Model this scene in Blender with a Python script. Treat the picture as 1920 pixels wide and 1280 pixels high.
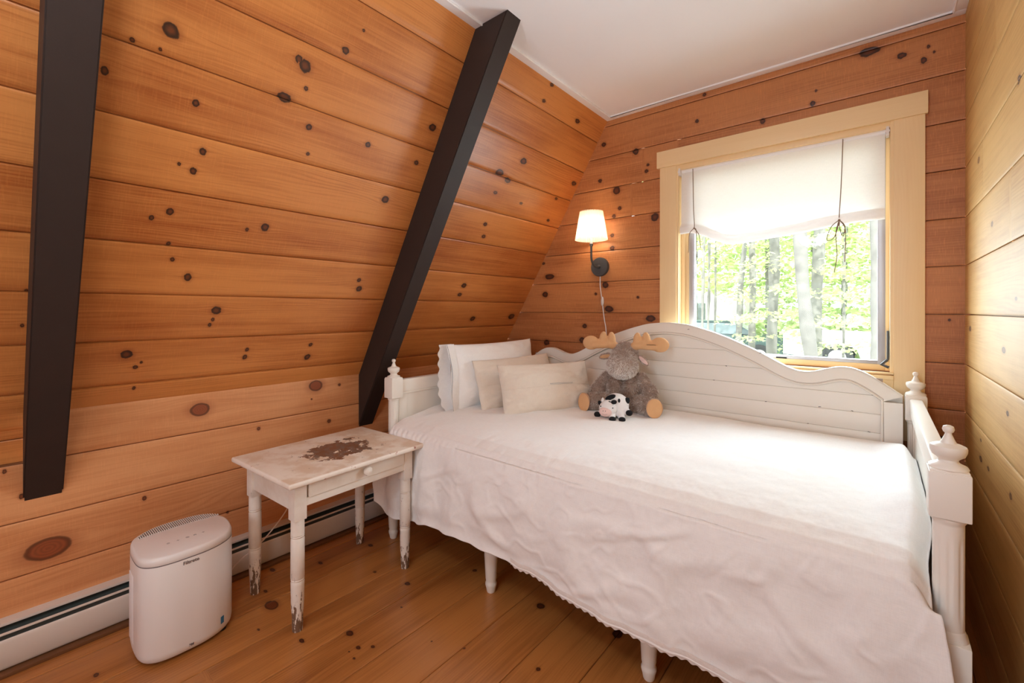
import bpy, bmesh, math, random
import numpy as np
from mathutils import Vector, Matrix, Euler
C = bpy.context.scene
for o in list(bpy.data.objects): bpy.data.objects.remove(o)
R = math.radians
# ------------------------------------------------------------------ room sizes (metres)
CAMH = 1.14; D = 2.475; XR = 0.263; XA = -1.285; H = 2.317; XK = -2.174; ZK = 0.795; YN = -1.7
# ------------------------------------------------------------------ camera, world, sun, lights, exposure
cd = bpy.data.cameras.new('camera'); cam = bpy.data.objects.new('camera', cd); C.collection.objects.link(cam)
cd.sensor_width = 36; cd.lens = 827.3*36/1920; cd.shift_y = -58.1/1920; cd.clip_start = 0.02; cd.clip_end = 300
cam.matrix_world = Matrix.Translation((0, 0, CAMH)) @ Matrix.Rotation(R(39.695), 4, 'Z') @ Matrix.Rotation(R(90), 4, 'X') @ Matrix.Rotation(R(0.079), 4, 'Z')
C.camera = cam
W = bpy.data.worlds.new('sky'); C.world = W; W.use_nodes = True
bg = W.node_tree.nodes['Background']; bg.inputs[0].default_value = (0.93, 0.97, 1, 1); bg.inputs[1].default_value = 2.9
def light(name, kind, loc, energy, color=(1,1,1), rot=(0,0,0), **kw):
    l = bpy.data.lights.new(name, kind); l.energy = energy; l.color = color
    for k, v in kw.items(): setattr(l, k, v)
    o = bpy.data.objects.new(name, l); C.collection.objects.link(o); o.location = loc; o.rotation_euler = rot
    return o
light('sun', 'SUN', (0, -10, 20), 5.6, (1, .97, .9), (R(38), R(12), 0), angle=0.02)
# cool fill panel added behind the camera; the wall there has no opening
light('fill_behind', 'AREA', (-0.55, YN+0.04, 1.35), 25, (.72, .89, 1), (R(106), 0, 0), shape='RECTANGLE', size=1.3, size_y=1.6)
light('daylight_window', 'AREA', (-0.4, D+0.16, 1.20), 15, (.70, .87, 1), (R(-82), 0, 0), shape='RECTANGLE', size=0.84, size_y=.58)
light('pendant_fill', 'POINT', (-0.50, -0.15, H-0.42), 15, (.76, .90, 1), shadow_soft_size=0.13)  # fill lamp added inside the made-up pendant, out of view
C.view_settings.view_transform = 'Standard'; C.view_settings.look = 'None'
C.view_settings.exposure = 0.72; C.view_settings.gamma = 1; C.view_settings.use_curve_mapping = False
C.cycles.max_bounces = 10; C.cycles.diffuse_bounces = 6; C.cycles.transparent_max_bounces = 16
C.cycles.sample_clamp_indirect = 6; C.cycles.use_denoising = True; C.cycles.caustics_reflective = False; C.cycles.caustics_refractive = False

# ------------------------------------------------------------------ noise
def _h(i, j, s):
    n = (i*374761393 + j*668265263 + s*1442695041) & 0xffffffff
    n = ((n ^ (n >> 13))*1274126177) & 0xffffffff
    return ((n ^ (n >> 16)) & 0xffff)/65535.0
def vn(x, y, s=0):
    x = np.asarray(x, float); y = np.asarray(y, float)
    i = np.floor(x).astype(np.int64); j = np.floor(y).astype(np.int64); fx = x-i; fy = y-j
    fx = fx*fx*(3-2*fx); fy = fy*fy*(3-2*fy)
    return (_h(i,j,s)*(1-fx)+_h(i+1,j,s)*fx)*(1-fy)+(_h(i,j+1,s)*(1-fx)+_h(i+1,j+1,s)*fx)*fy
def fbm(x, y, s=0, o=4):
    r = 0; a = .5
    for k in range(o): r = r+a*(vn(x*2**k, y*2**k, s+k)-.5)*2; a *= .5
    return r
def ss(a, b, x):
    t = np.clip((np.asarray(x, float)-a)/(b-a), 0, 1); return t*t*(3-2*t)

# ------------------------------------------------------------------ materials
def lin(r, g, b): return tuple(((c/255)/12.92 if c/255 <= .04045 else ((c/255+.055)/1.055)**2.4) for c in (r, g, b))+(1,)
class NT:
    def __init__(s, name):
        s.m = bpy.data.materials.new(name); s.m.use_nodes = True; s.t = s.m.node_tree
        s.p = s.t.nodes['Principled BSDF']; s.out = s.t.nodes['Material Output']
    def n(s, t, **kw):
        x = s.t.nodes.new(t)
        for k, v in kw.items(): setattr(x, k, v)
        return x
    def l(s, a, b): s.t.links.new(a, b)
    def put(s, sock, v):
        if isinstance(v, bpy.types.NodeSocket): s.l(v, sock)
        else: sock.default_value = v
    def math(s, op, a, b=0.0, c=None, clamp=False):
        x = s.n('ShaderNodeMath', operation=op, use_clamp=clamp); s.put(x.inputs[0], a); s.put(x.inputs[1], b)
        if c is not None: s.put(x.inputs[2], c)
        return x.outputs[0]
    def mix(s, f, a, b, blend='MIX'):
        x = s.n('ShaderNodeMix', data_type='RGBA', blend_type=blend); s.put(x.inputs[0], f); s.put(x.inputs[6], a); s.put(x.inputs[7], b); return x.outputs[2]
    def sm(s, v, a, b):   # smoothstep
        x = s.n('ShaderNodeMapRange', interpolation_type='SMOOTHSTEP'); s.put(x.inputs[0], v); x.inputs[1].default_value = a; x.inputs[2].default_value = b
        return x.outputs[0]
    def vec(s, x, y, z):
        c = s.n('ShaderNodeCombineXYZ'); s.put(c.inputs[0], x); s.put(c.inputs[1], y); s.put(c.inputs[2], z); return c.outputs[0]
    def noise(s, v, scale=1, detail=2, rough=.5):
        x = s.n('ShaderNodeTexNoise'); s.put(x.inputs['Vector'], v); x.inputs['Scale'].default_value = scale; x.inputs['Detail'].default_value = detail; x.inputs['Roughness'].default_value = rough
        return x.outputs[0]
    def obj(s): return s.n('ShaderNodeTexCoord').outputs['Object']
    def sep(s, v):
        x = s.n('ShaderNodeSeparateXYZ'); s.l(v, x.inputs[0]); return x.outputs
    def bump(s, h, strength=.3, dist=.001):
        b = s.n('ShaderNodeBump'); b.inputs['Strength'].default_value = strength; b.inputs['Distance'].default_value = dist; s.l(h, b.inputs['Height']); s.l(b.outputs[0], s.p.inputs['Normal']); return b
    def set(s, **kw):
        for k, v in kw.items(): s.put(s.p.inputs[k.replace('_', ' ')], v)
        return s
def plain(name, col, rough=.5, var=.06, scale=8, bump=0, bscale=300, metal=0, spec=.5):
    t = NT(name); o = t.obj(); nz = t.noise(o, scale, 3)
    c2 = tuple(x*(1-var*2) for x in col[:3])+(1,)
    t.set(Base_Color=t.mix(nz, col, c2), Roughness=rough, Metallic=metal, Specular_IOR_Level=spec)
    if bump: t.bump(t.noise(o, bscale, 2), bump, .001)
    return t.m
def wood_planks(name, light_c, dark_c, knot_c, red_c, rough=.42, ring=90., contrast=.5, saw=.0, var=.25, coat=0.0):
    t = NT(name)
    a = t.n('ShaderNodeAttribute', attribute_name='gc').outputs['Vector']; u, v, i = t.sep(a)
    k = t.n('ShaderNodeAttribute', attribute_name='kn').outputs['Vector']; kx, ky, kt = t.sep(k)
    M = t.math
    idz = M('MULTIPLY', i, 7.31)
    nA = t.noise(t.vec(M('MULTIPLY', u, 1.1), M('MULTIPLY', v, 7.), idz), 1, 2, .45)
    tt = M('ADD', M('MULTIPLY', v, ring), M('MULTIPLY', nA, 11.))
    rg = M('SINE', M('MULTIPLY', tt, 6.283)); rg = M('MULTIPLY_ADD', rg, .5, .5); rg = M('POWER', rg, 2.2)
    amp = t.sm(t.noise(t.vec(M('MULTIPLY', u, .9), M('MULTIPLY', v, 6.), M('ADD', idz, 3.3)), 1, 1), .35, .7)
    rg = M('MULTIPLY', rg, amp)
    fib = t.noise(t.vec(M('MULTIPLY', u, 7.), M('MULTIPLY', v, 420.), idz), 1, 2, .6)
    blo = t.noise(t.vec(M('MULTIPLY', u, 2.2), M('MULTIPLY', v, 9.), M('ADD', idz, 9.)), 1, 3, .55)
    stk = t.noise(t.vec(M('MULTIPLY', u, 1.3), M('MULTIPLY', v, 55.), M('ADD', idz, 5.)), 1, 3, .6)
    f = M('ADD', M('MULTIPLY', rg, .42*contrast), M('MULTIPLY', M('SUBTRACT', fib, .5), 1.1*contrast))
    f = M('ADD', f, M('MULTIPLY', M('SUBTRACT', stk, .5), 1.5*contrast))
    f = M('ADD', f, M('MULTIPLY', M('SUBTRACT', blo, .34), 2.0*contrast), clamp=True)
    wn = t.n('ShaderNodeTexWhiteNoise', noise_dimensions='1D'); t.l(idz, wn.inputs['W'])
    f = M('ADD', f, M('MULTIPLY', M('SUBTRACT', wn.outputs[0], .5), var), clamp=True)
    col = t.mix(f, light_c, dark_c)
    if saw:
        sw = t.noise(t.vec(M('MULTIPLY', u, 330.), M('MULTIPLY', v, 25.), idz), 1, 1)
        col = t.mix(M('MULTIPLY', t.sm(sw, .5, .75), saw), col, tuple(min(1, x*1.45) for x in light_c[:3])+(1,))
    # knots
    r = M('SQRT', M('ADD', M('MULTIPLY', kx, kx), M('MULTIPLY', ky, ky)))
    wob = t.noise(t.vec(M('MULTIPLY', kx, .9), M('MULTIPLY', ky, .9), M('MULTIPLY', M('ADD', u, idz), 1.5)), 1, 3, .6)
    rw = M('ADD', r, M('MULTIPLY', M('SUBTRACT', wob, .5), M('MULTIPLY_ADD', t.sm(kt, .4, .6), -.55, .8)))
    big = t.sm(kt, .4, .6)
    halo = M('MULTIPLY', M('SUBTRACT', 1, t.sm(rw, .9, 2.1)), .42)
    col = t.mix(halo, col, red_c)
    st = M('MULTIPLY', M('SUBTRACT', 1, t.sm(M('ABSOLUTE', M('ADD', ky, M('MULTIPLY', M('SUBTRACT', blo, .4), 1.6))), .05, .3)), M('SUBTRACT', 1, t.sm(M('ABSOLUTE', kx), 1.2, 4.6)))
    col = t.mix(M('MULTIPLY', M('MULTIPLY', st, .45), M('SUBTRACT', 1, big)), col, dark_c)
    core = M('SUBTRACT', 1, t.sm(rw, .86, 1.02))
    rr = M('MULTIPLY_ADD', M('SINE', M('MULTIPLY', rw, 26.)), .5, .5)
    c_dark = t.mix(M('MULTIPLY', M('SUBTRACT', 1, t.sm(rw, .2, .8)), .55), knot_c, red_c)
    c_red = t.mix(M('MULTIPLY', rr, .35), red_c, knot_c)
    col = t.mix(M('MULTIPLY', core, .95), col, t.mix(big, c_dark, c_red))
    edge = M('MULTIPLY', M('SUBTRACT', t.sm(rw, .72, .92), t.sm(rw, .98, 1.12)), .8)
    col = t.mix(edge, col, knot_c)
    t.set(Base_Color=col, Roughness=rough, Specular_IOR_Level=.45, Coat_Weight=coat, Coat_Roughness=.25)
    t.bump(M('ADD', fib, M('MULTIPLY', rg, .4)), .18, .0006)
    return t.m
def fabric(name, col, transl=0.0, weave=900., rough=.9, wav=.35, sheen=.2):
    t = NT(name); o = t.obj(); x, y, z = t.sep(o); M = t.math
    w1 = t.noise(t.vec(M('MULTIPLY', x, weave), M('MULTIPLY', y, weave*.05), M('MULTIPLY', z, weave*.1)), 1, 1)
    w2 = t.noise(t.vec(M('MULTIPLY', x, weave*.06), M('MULTIPLY', y, weave*.4), M('MULTIPLY', z, weave)), 1, 1)
    f = M('MULTIPLY', M('ADD', w1, w2), .5)
    c2 = tuple(c*.95 for c in col[:3])+(1,)
    c = t.mix(t.sm(f, .35, .7), col, c2)
    t.set(Base_Color=c, Roughness=rough, Specular_IOR_Level=.15, Sheen_Weight=sheen)
    big = t.noise(o, 28, 4, .6)
    t.bump(M('ADD', M('MULTIPLY', f, .25), M('MULTIPLY', big, 2.)), wav, .002)
    if transl:
        tr = t.n('ShaderNodeBsdfTranslucent'); t.l(c, tr.inputs[0]); mx = t.n('ShaderNodeMixShader'); mx.inputs[0].default_value = transl
        t.l(t.p.outputs[0], mx.inputs[1]); t.l(tr.outputs[0], mx.inputs[2]); t.l(mx.outputs[0], t.out.inputs[0])
    return t.m
def paint_worn(name, base, under, amount=.0, patch=None, legs=False, chips=.70):
    t = NT(name); o = t.obj(); x, y, z = t.sep(o); M = t.math
    n1 = t.noise(o, 38, 5, .7); n2 = t.noise(t.vec(M('MULTIPLY', x, 90.), M('MULTIPLY', y, 90.), M('MULTIPLY', z, 22.)), 1, 4, .6)
    dirt = t.noise(o, 9, 4, .6)
    col = t.mix(M('MULTIPLY', t.sm(dirt, .45, .75), .35), base, lin(205, 180, 160))
    m = t.sm(M('ADD', n1, amount), chips, chips+.03)
    if legs:
        low = M('SUBTRACT', 1, t.sm(z, .015, .20))
        m = M('MAXIMUM', m, t.sm(M('ADD', n2, M('MULTIPLY', low, .24)), .69, .72))
    if patch:
        px, py, rx, ry = patch
        dx = M('DIVIDE', M('SUBTRACT', x, px), rx); dy = M('DIVIDE', M('SUBTRACT', y, py), ry)
        rr = M('SQRT', M('ADD', M('MULTIPLY', dx, dx), M('MULTIPLY', dy, dy)))
        n3 = t.noise(o, 16, 5, .65)
        pm = M('SUBTRACT', 1, t.sm(M('ADD', rr, M('MULTIPLY', M('SUBTRACT', n3, .5), 3.4)), .78, .84))
        col = t.mix(t.sm(dirt, .38, .62), col, lin(222, 198, 174))
        m = M('MAXIMUM', M('MULTIPLY', m, .8), M('MULTIPLY', pm, t.sm(rr, 1.9, 1.3)))
        um = t.mix(t.sm(n1, .4, .62), under, lin(126, 105, 92)); under = um
    col = t.mix(m, col, under)
    t.set(Base_Color=col, Roughness=.55); t.bump(M('SUBTRACT', n1, M('MULTIPLY', m, .6)), .35, .0012)
    return t.m

M_SLOPE = wood_planks('honey pine boards', lin(208,134,72), lin(158,82,36), lin(52,32,24), lin(130,66,34), rough=.36, saw=.10, contrast=.72, var=.5)
M_KNEE = wood_planks('pale pine boards', lin(218,154,104), lin(184,110,62), lin(84,46,28), lin(146,74,42), rough=.45, ring=55, saw=.1, contrast=.72)
M_BACK = wood_planks('red pine boards', lin(194,128,78), lin(146,80,42), lin(52,28,20), lin(118,56,30), rough=.42, saw=.28, contrast=.7, var=.5)
M_RIGHT = wood_planks('yellow pine boards', lin(208,164,102), lin(170,120,62), lin(84,54,34), lin(150,100,52), rough=.62, saw=.1, contrast=.6)
M_FLOOR = wood_planks('varnished pine floor', lin(186,122,64), lin(134,76,32), lin(52,24,16), lin(108,50,26), rough=.3, saw=.0, contrast=.75, var=.5, coat=.15)
M_CEIL = plain('white ceiling paint', lin(244,240,242), .7, .01)
M_TRIMW = plain('white trim paint', lin(248,246,248), .4, .01)
M_CASING = wood_planks('clear fir casing', lin(244,214,166), lin(232,194,140), lin(120,80,50), lin(200,140,90), rough=.4, contrast=.3, var=.1)
M_BEAM = plain('dark brown beam paint', lin(54,40,35), .6, .12, 14, .25, 120, spec=.3)
M_BED = plain('antique white paint', lin(242,235,226), .42, .03, 5)
M_BEDG = plain('glaze in the grooves', lin(176,158,146), .6, .05, 5)
M_CHIP = plain('chip to dark wood', lin(70,50,45), .7)
M_DUVET = fabric('white crinkled cotton', lin(244,240,238), 0, 700, wav=.22)
M_LACE = fabric('white lace trim', lin(232,222,216), 0, 900, wav=.9)
M_PILW = fabric('white percale', lin(244,241,240), 0, 900, wav=.3)
M_PILB = fabric('ivory linen', lin(230,217,203), 0, 800, wav=.35)
M_PIPE = plain('blue grey stitching', lin(120,125,140), .8)
M_SHADE = fabric('unbleached linen shade', lin(244,238,236), .32, 800, wav=.1)
M_CORD = plain('tan cord', lin(140,112,92), .8)
M_WHITEP = plain('white plastic', lin(232,224,220), .38, .01)
M_DARK = plain('dark opening', lin(38,34,32), .7)
M_GREYT = plain('grey print', lin(120,108,108), .6)
M_BLUE = plain('blue sticker', lin(42,110,150), .5)
M_IRON = plain('dark grey metal', lin(84,84,86), .45, .1, 20, metal=.3)
M_SASH = plain('grey aluminium', lin(186,182,186), .35, .03, metal=.4)
M_HEATW = plain('cream enamel', lin(222,212,202), .4, .02)
M_HEATD = plain('green grey fins', lin(74,82,80), .5, .2, 60)
M_MOLD = plain('brown floor molding', lin(120,76,44), .5, .15, 9)
M_TTOP = paint_worn('worn table top paint', lin(238,226,212), lin(128,84,58), .0, patch=(0.0, .02, .125, .17), chips=.66)
M_TLEG = paint_worn('chipped white paint legs', lin(236,226,216), lin(120,92,72), .0, legs=True, chips=.69)
M_TPNT = paint_worn('old white paint', lin(238,230,220), lin(150,110,90), .0, chips=.74)
M_TEDGE = paint_worn('chipped edge paint', lin(240,228,216), lin(176,116,98), .06, chips=.69)
M_PAD = plain('tan plush', lin(226,176,128), .9, .06, 30, .4, 500)
M_COWW = plain('white plush', lin(240,236,236), .95, .03, 40, .6, 400)
M_COWB = plain('black plush', lin(22,22,26), .95, .1, 40, .6, 400)
M_COWP = plain('pink plush', lin(240,206,200), .95, .03, 40, .4, 400)
def fur_mat():
    t = NT('grizzled brown fur'); a = t.n('ShaderNodeAttribute', attribute_name='ft').outputs['Vector']; x, y, z = t.sep(a)
    c = t.mix(t.sm(x, .25, .95), lin(176,152,138), t.mix(y, lin(220,202,190), lin(255,250,246)))
    t.set(Base_Color=c, Roughness=.9, Specular_IOR_Level=.1); return t.m
M_FUR = fur_mat()
def glass_mat():
    t = NT('window glass'); g = t.n('ShaderNodeBsdfGlossy'); g.inputs['Roughness'].default_value = .02; tr = t.n('ShaderNodeBsdfTransparent'); tr.inputs[0].default_value = (.95,.98,.97,1)
    lw = t.n('ShaderNodeLayerWeight'); lw.inputs[0].default_value = .25; mx = t.n('ShaderNodeMixShader')
    t.l(t.math('MULTIPLY', lw.outputs['Fresnel'], .35), mx.inputs[0]); t.l(tr.outputs[0], mx.inputs[1]); t.l(g.outputs[0], mx.inputs[2]); t.l(mx.outputs[0], t.out.inputs[0]); return t.m
M_GLASS = glass_mat()
def shade_mat():
    t = NT('pleated lamp shade cloth'); t.set(Base_Color=lin(250,242,226), Roughness=.8)
    tr = t.n('ShaderNodeBsdfTranslucent'); tr.inputs[0].default_value = lin(255,245,226); mx = t.n('ShaderNodeMixShader'); mx.inputs[0].default_value = .6
    t.l(t.p.outputs[0], mx.inputs[1]); t.l(tr.outputs[0], mx.inputs[2]); t.l(mx.outputs[0], t.out.inputs[0]); return t.m
M_LSHADE = shade_mat()
t_ = NT('lit bulb'); t_.set(Base_Color=(1,1,1,1), Emission_Color=lin(255,236,208), Emission_Strength=32.); M_BULB = t_.m
t_ = NT('added pendant glow'); t_.set(Base_Color=(1,1,1,1), Emission_Color=lin(255,240,225), Emission_Strength=4.); M_CLIT = t_.m  # glow of the bulb in the added pendant
def leaf_mat(name, a, b):
    t = NT(name); oi = t.n('ShaderNodeAttribute', attribute_name='lf').outputs['Fac']
    c = t.mix(oi, a, b); t.set(Base_Color=c, Roughness=.6)
    tr = t.n('ShaderNodeBsdfTranslucent'); t.l(c, tr.inputs[0]); mx = t.n('ShaderNodeMixShader'); mx.inputs[0].default_value = .45
    t.l(t.p.outputs[0], mx.inputs[1]); t.l(tr.outputs[0], mx.inputs[2]); t.l(mx.outputs[0], t.out.inputs[0]); return t.m
M_LEAF = leaf_mat('glare pale leaves', lin(160,186,124), lin(224,232,176))  # pale tones put the window's glare haze into the leaf colour
M_BARK = plain('grey bark', lin(142,140,136), .9, .35, 5, .8, 25)
M_GROUND = plain('sunlit ground', lin(205,200,180), .95, .25, 1.2)
M_DRIVE = plain('pale driveway', lin(225,222,215), .9, .08, 2)
M_SHED = plain('white siding', lin(235,235,238), .6, .03)
M_SHEDD = plain('grey doors', lin(130,138,145), .5)
M_CARW = plain('white car paint', lin(230,232,235), .25)
M_CARG = plain('dark green car paint', lin(70,92,92), .3)
M_TYRE = plain('black rubber', lin(50,50,52), .8)
M_CGLASS = plain('dark car glass', lin(120,135,140), .15)

# ------------------------------------------------------------------ mesh helpers
class MB:
    def __init__(s): s.v = []; s.f = []; s.m = []; s.attr = {}
    def add(s, V, F, mi=0):
        b = len(s.v); s.v += [tuple(float(c) for c in p) for p in V]; s.f += [tuple(int(i)+b for i in f) for f in F]; s.m += [mi]*len(F); return s
    def box(s, x0, x1, y0, y1, z0, z1, b=.0, mi=0, mat=None, seg=2):
        bm = bmesh.new(); bmesh.ops.create_cube(bm, size=1)
        for v in bm.verts: v.co = Vector(((x0+x1)/2+v.co.x*(x1-x0), (y0+y1)/2+v.co.y*(y1-y0), (z0+z1)/2+v.co.z*(z1-z0)))
        if b: bmesh.ops.bevel(bm, geom=bm.edges[:], offset=b, segments=seg, profile=.6, affect='EDGES')
        if mat is not None: bmesh.ops.transform(bm, matrix=mat, verts=bm.verts)
        s.bm(bm, mi); return s
    def bm(s, bm, mi=0):
        bm.verts.index_update(); s.add([v.co for v in bm.verts], [[v.index for v in f.verts] for f in bm.faces], mi); bm.free()
    def lathe(s, prof, c=(0,0,0), n=32, mi=0, mod=None, mat=None):
        V = []; F = []
        for k, (r, z) in enumerate(prof):
            for j in range(n):
                a = 2*math.pi*j/n; q = r*(mod(a, z) if mod else 1)
                p = Vector((q*math.cos(a), q*math.sin(a), z))
                if mat is not None: p = mat @ p
                V.append((c[0]+p.x, c[1]+p.y, c[2]+p.z))
        for k in range(len(prof)-1):
            for j in range(n): a = k*n+j; b = k*n+(j+1) % n; F.append((a, b, b+n, a+n))
        F.append(tuple(range(n-1, -1, -1))); F.append(tuple((len(prof)-1)*n+j for j in range(n)))
        return s.add(V, F, mi)
    def tube(s, pts, r, n=8, mi=0, cap=True):
        pts = [Vector(p) for p in pts]; L = len(pts); rs = r if hasattr(r, '__len__') else [r]*L
        T = [(pts[min(i+1, L-1)]-pts[max(i-1, 0)]).normalized() for i in range(L)]
        up = Vector((0,0,1)) if abs(T[0].z) < .9 else Vector((1,0,0)); A = T[0].cross(up).normalized(); V = []; F = []
        for i in range(L):
            A = (A-T[i]*A.dot(T[i])).normalized(); B = T[i].cross(A)
            for j in range(n): a = 2*math.pi*j/n; V.append(pts[i]+(A*math.cos(a)+B*math.sin(a))*rs[i])
        for i in range(L-1):
            for j in range(n): a = i*n+j; b = i*n+(j+1) % n; F.append((a, b, b+n, a+n))
        if cap: F.append(tuple(range(n-1, -1, -1))); F.append(tuple((L-1)*n+j for j in range(n)))
        return s.add(V, F, mi)
    def ell(s, c, r, mi=0, rot=None, u=20, w=14):
        V = []; F = []; Rm = Euler(rot).to_matrix() if rot else Matrix.Identity(3)
        for i in range(1, w):
            t = math.pi*i/w
            for j in range(u):
                a = 2*math.pi*j/u; V.append(Vector(c)+Rm @ Vector((r[0]*math.sin(t)*math.cos(a), r[1]*math.sin(t)*math.sin(a), r[2]*math.cos(t))))
        for i in range(w-2):
            for j in range(u): a = i*u+j; b = i*u+(j+1) % u; F.append((a, a+u, b+u, b))
        V.append(Vector(c)+Rm @ Vector((0,0,r[2]))); V.append(Vector(c)-Rm @ Vector((0,0,r[2]))); t0 = len(V)-2
        for j in range(u): F.append((t0, j, (j+1) % u)); F.append((t0+1, (w-2)*u+(j+1) % u, (w-2)*u+j))
        return s.add(V, F, mi)
    def grid(s, P, mi=0, flip=False, wrap=False):
        a, b = P.shape[:2]; V = P.reshape(-1, 3); F = []
        for i in range(a-1):
            for j in range(b-1 if not wrap else b):
                k = (j+1) % b; q = (i*b+j, i*b+k, (i+1)*b+k, (i+1)*b+j); F.append(q[::-1] if flip else q)
        return s.add(V, F, mi)
    def prism(s, poly, z0, z1, axis='z', b=0, mi=0):
        bm = bmesh.new()
        def P(a, c, z): return (a, c, z) if axis == 'z' else ((a, z, c) if axis == 'y' else (z, a, c))
        vs = [bm.verts.new(P(a, c, z0)) for a, c in poly]; f = bm.faces.new(vs)
        e = bmesh.ops.extrude_face_region(bm, geom=[f]); d = Vector(P(0, 0, z1-z0))
        bmesh.ops.translate(bm, vec=d, verts=[v for v in e['geom'] if isinstance(v, bmesh.types.BMVert)])
        bmesh.ops.recalc_face_normals(bm, faces=bm.faces)
        if b:
            es = [x for x in bm.edges if abs((x.verts[0].co-x.verts[1].co).normalized().dot(d.normalized())) < .5]
            bmesh.ops.bevel(bm, geom=es, offset=b, segments=2, affect='EDGES')
        s.bm(bm, mi); return s
    def build(s, name, mats, parent=None, loc=(0,0,0), angle=40, origin=None, flat=False):
        me = bpy.data.meshes.new(name); V = s.v
        if origin is not None: V = [(x-origin[0], y-origin[1], z-origin[2]) for x, y, z in V]
        me.from_pydata(V, [], s.f); me.validate(); mats = mats if isinstance(mats, (list, tuple)) else [mats]
        for m in mats: me.materials.append(m)
        if any(s.m) and len(s.m) == len(me.polygons): me.polygons.foreach_set('material_index', s.m)
        for k, (ty, arr) in s.attr.items():
            at = me.attributes.new(k, ty, 'POINT' if len(arr) == len(V) else 'CORNER'); at.data.foreach_set('vector' if ty == 'FLOAT_VECTOR' else 'value', np.asarray(arr, np.float32).ravel())
        if not flat:
            me.polygons.foreach_set('use_smooth', [True]*len(me.polygons)); me.set_sharp_from_angle(angle=R(angle))
        me.update(); o = bpy.data.objects.new(name, me); C.collection.objects.link(o)
        if parent: o.parent = parent
        o.location = origin if (origin is not None and not parent) else loc
        return o
def tag(o, label=None, cat=None, group=None, kind=None):
    if label: o['label'] = label
    if cat: o['category'] = cat
    if group: o['group'] = group
    if kind: o['kind'] = kind
    return o
def empty(name, loc, rz=0, label=None, cat=None, group=None, kind=None):
    o = bpy.data.objects.new(name, None); C.collection.objects.link(o); o.location = loc; o.rotation_euler = (0, 0, rz); o.empty_display_size = .1
    return tag(o, label, cat, group, kind)
def copy_tree(o, parent=None):
    c = o.copy(); C.collection.objects.link(c); c.parent = parent
    for ch in list(o.children): copy_tree(ch, c)
    return c
def smooth_path(pts, n=8):
    P = [Vector(p) for p in pts]; out = []
    for i in range(len(P)-1):
        a = P[max(i-1, 0)]; b = P[i]; c = P[i+1]; d = P[min(i+2, len(P)-1)]
        for k in range(n):
            t = k/n; out.append(.5*((2*b)+(c-a)*t+(2*a-5*b+4*c-d)*t*t+(3*b-a-3*c+d)*t**3))
    return out+[P[-1]]

# ------------------------------------------------------------------ plank walls
K_S=[(0.339,0.462,0.023,0.024,0),(0.261,0.521,0.007,0.008,0),(0.321,0.519,0.005,0.006,0),(0.419,0.632,0.011,0.013,0),(0.457,0.772,0.012,0.014,0),(0.401,0.828,0.006,0.007,0),(0.44,0.841,0.012,0.014,0),(0.396,0.991,0.012,0.015,0),(0.351,1.02,0.008,0.011,0),(0.689,1.0,0.017,0.019,0),(0.405,1.105,0.007,0.01,0),(0.422,1.161,0.008,0.01,0),(0.474,1.226,0.014,0.019,0),(0.63,1.018,0.007,0.009,0),(1.157,1.244,0.018,0.017,0),(1.143,1.198,0.012,0.012,0),(0.584,1.365,0.02,0.02,0),(0.578,1.406,0.007,0.01,0),(0.571,1.43,0.007,0.01,0),(0.334,1.547,0.02,0.021,0),(0.378,1.586,0.005,0.007,0),(0.363,1.606,0.009,0.01,0),(0.726,1.558,0.009,0.011,0),(0.724,1.596,0.011,0.014,0),(0.998,1.552,0.011,0.012,0),(0.999,1.622,0.017,0.019,0),(0.367,1.701,0.006,0.01,0),(0.818,0.307,0.015,0.014,0),(0.862,0.221,0.006,0.006,0),(0.7,0.409,0.024,0.024,0),(0.677,0.397,0.015,0.016,0),(0.719,0.475,0.009,0.009,0),(0.659,0.528,0.028,0.018,0),(0.758,0.596,0.013,0.013,0),(0.997,0.59,0.014,0.013,0),(0.777,0.69,0.008,0.008,0),(1.147,0.794,0.021,0.019,0),(0.212,0.62,0.01,0.014,0),(1.243,0.6,0.014,0.012,0),(1.265,0.435,0.022,0.018,0),(1.878,0.018,0.017,0.01,0),(1.868,0.103,0.016,0.01,0),(2.197,0.099,0.026,0.014,0),(1.899,0.416,0.031,0.02,0),(1.758,0.516,0.039,0.02,0),(1.838,0.541,0.026,0.017,0),(2.422,0.423,0.03,0.016,0),(1.784,0.623,0.017,0.011,0),(2.017,0.638,0.015,0.009,0),(1.802,0.805,0.017,0.013,0),(1.827,0.876,0.018,0.013,0),(1.827,1.192,0.023,0.018,0),(1.822,1.254,0.019,0.014,0),(2.4,1.412,0.04,0.026,0),(2.017,1.424,0.026,0.02,0),(2.315,0.547,0.017,0.01,0),(2.332,0.692,0.018,0.01,0),(0.081,1.418,0.005,0.008,0),(0.087,1.298,0.005,0.007,0)]
K_L=[(0.585,0.725,0.0421,0.032,1),(1.076,0.761,0.0416,0.0325,1),(1.202,0.75,0.009,0.0085,0),(1.055,0.697,0.0054,0.0054,0),(0.148,0.328,0.0675,0.0433,1),(0.404,0.415,0.0081,0.0106,0),(0.087,0.525,0.0071,0.0108,0),(0.05,0.617,0.0057,0.0087,0),(0.687,0.262,0.0061,0.0073,0),(0.811,0.6,0.009,0.0099,0),(1.146,0.57,0.0115,0.0111,0)]
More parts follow.
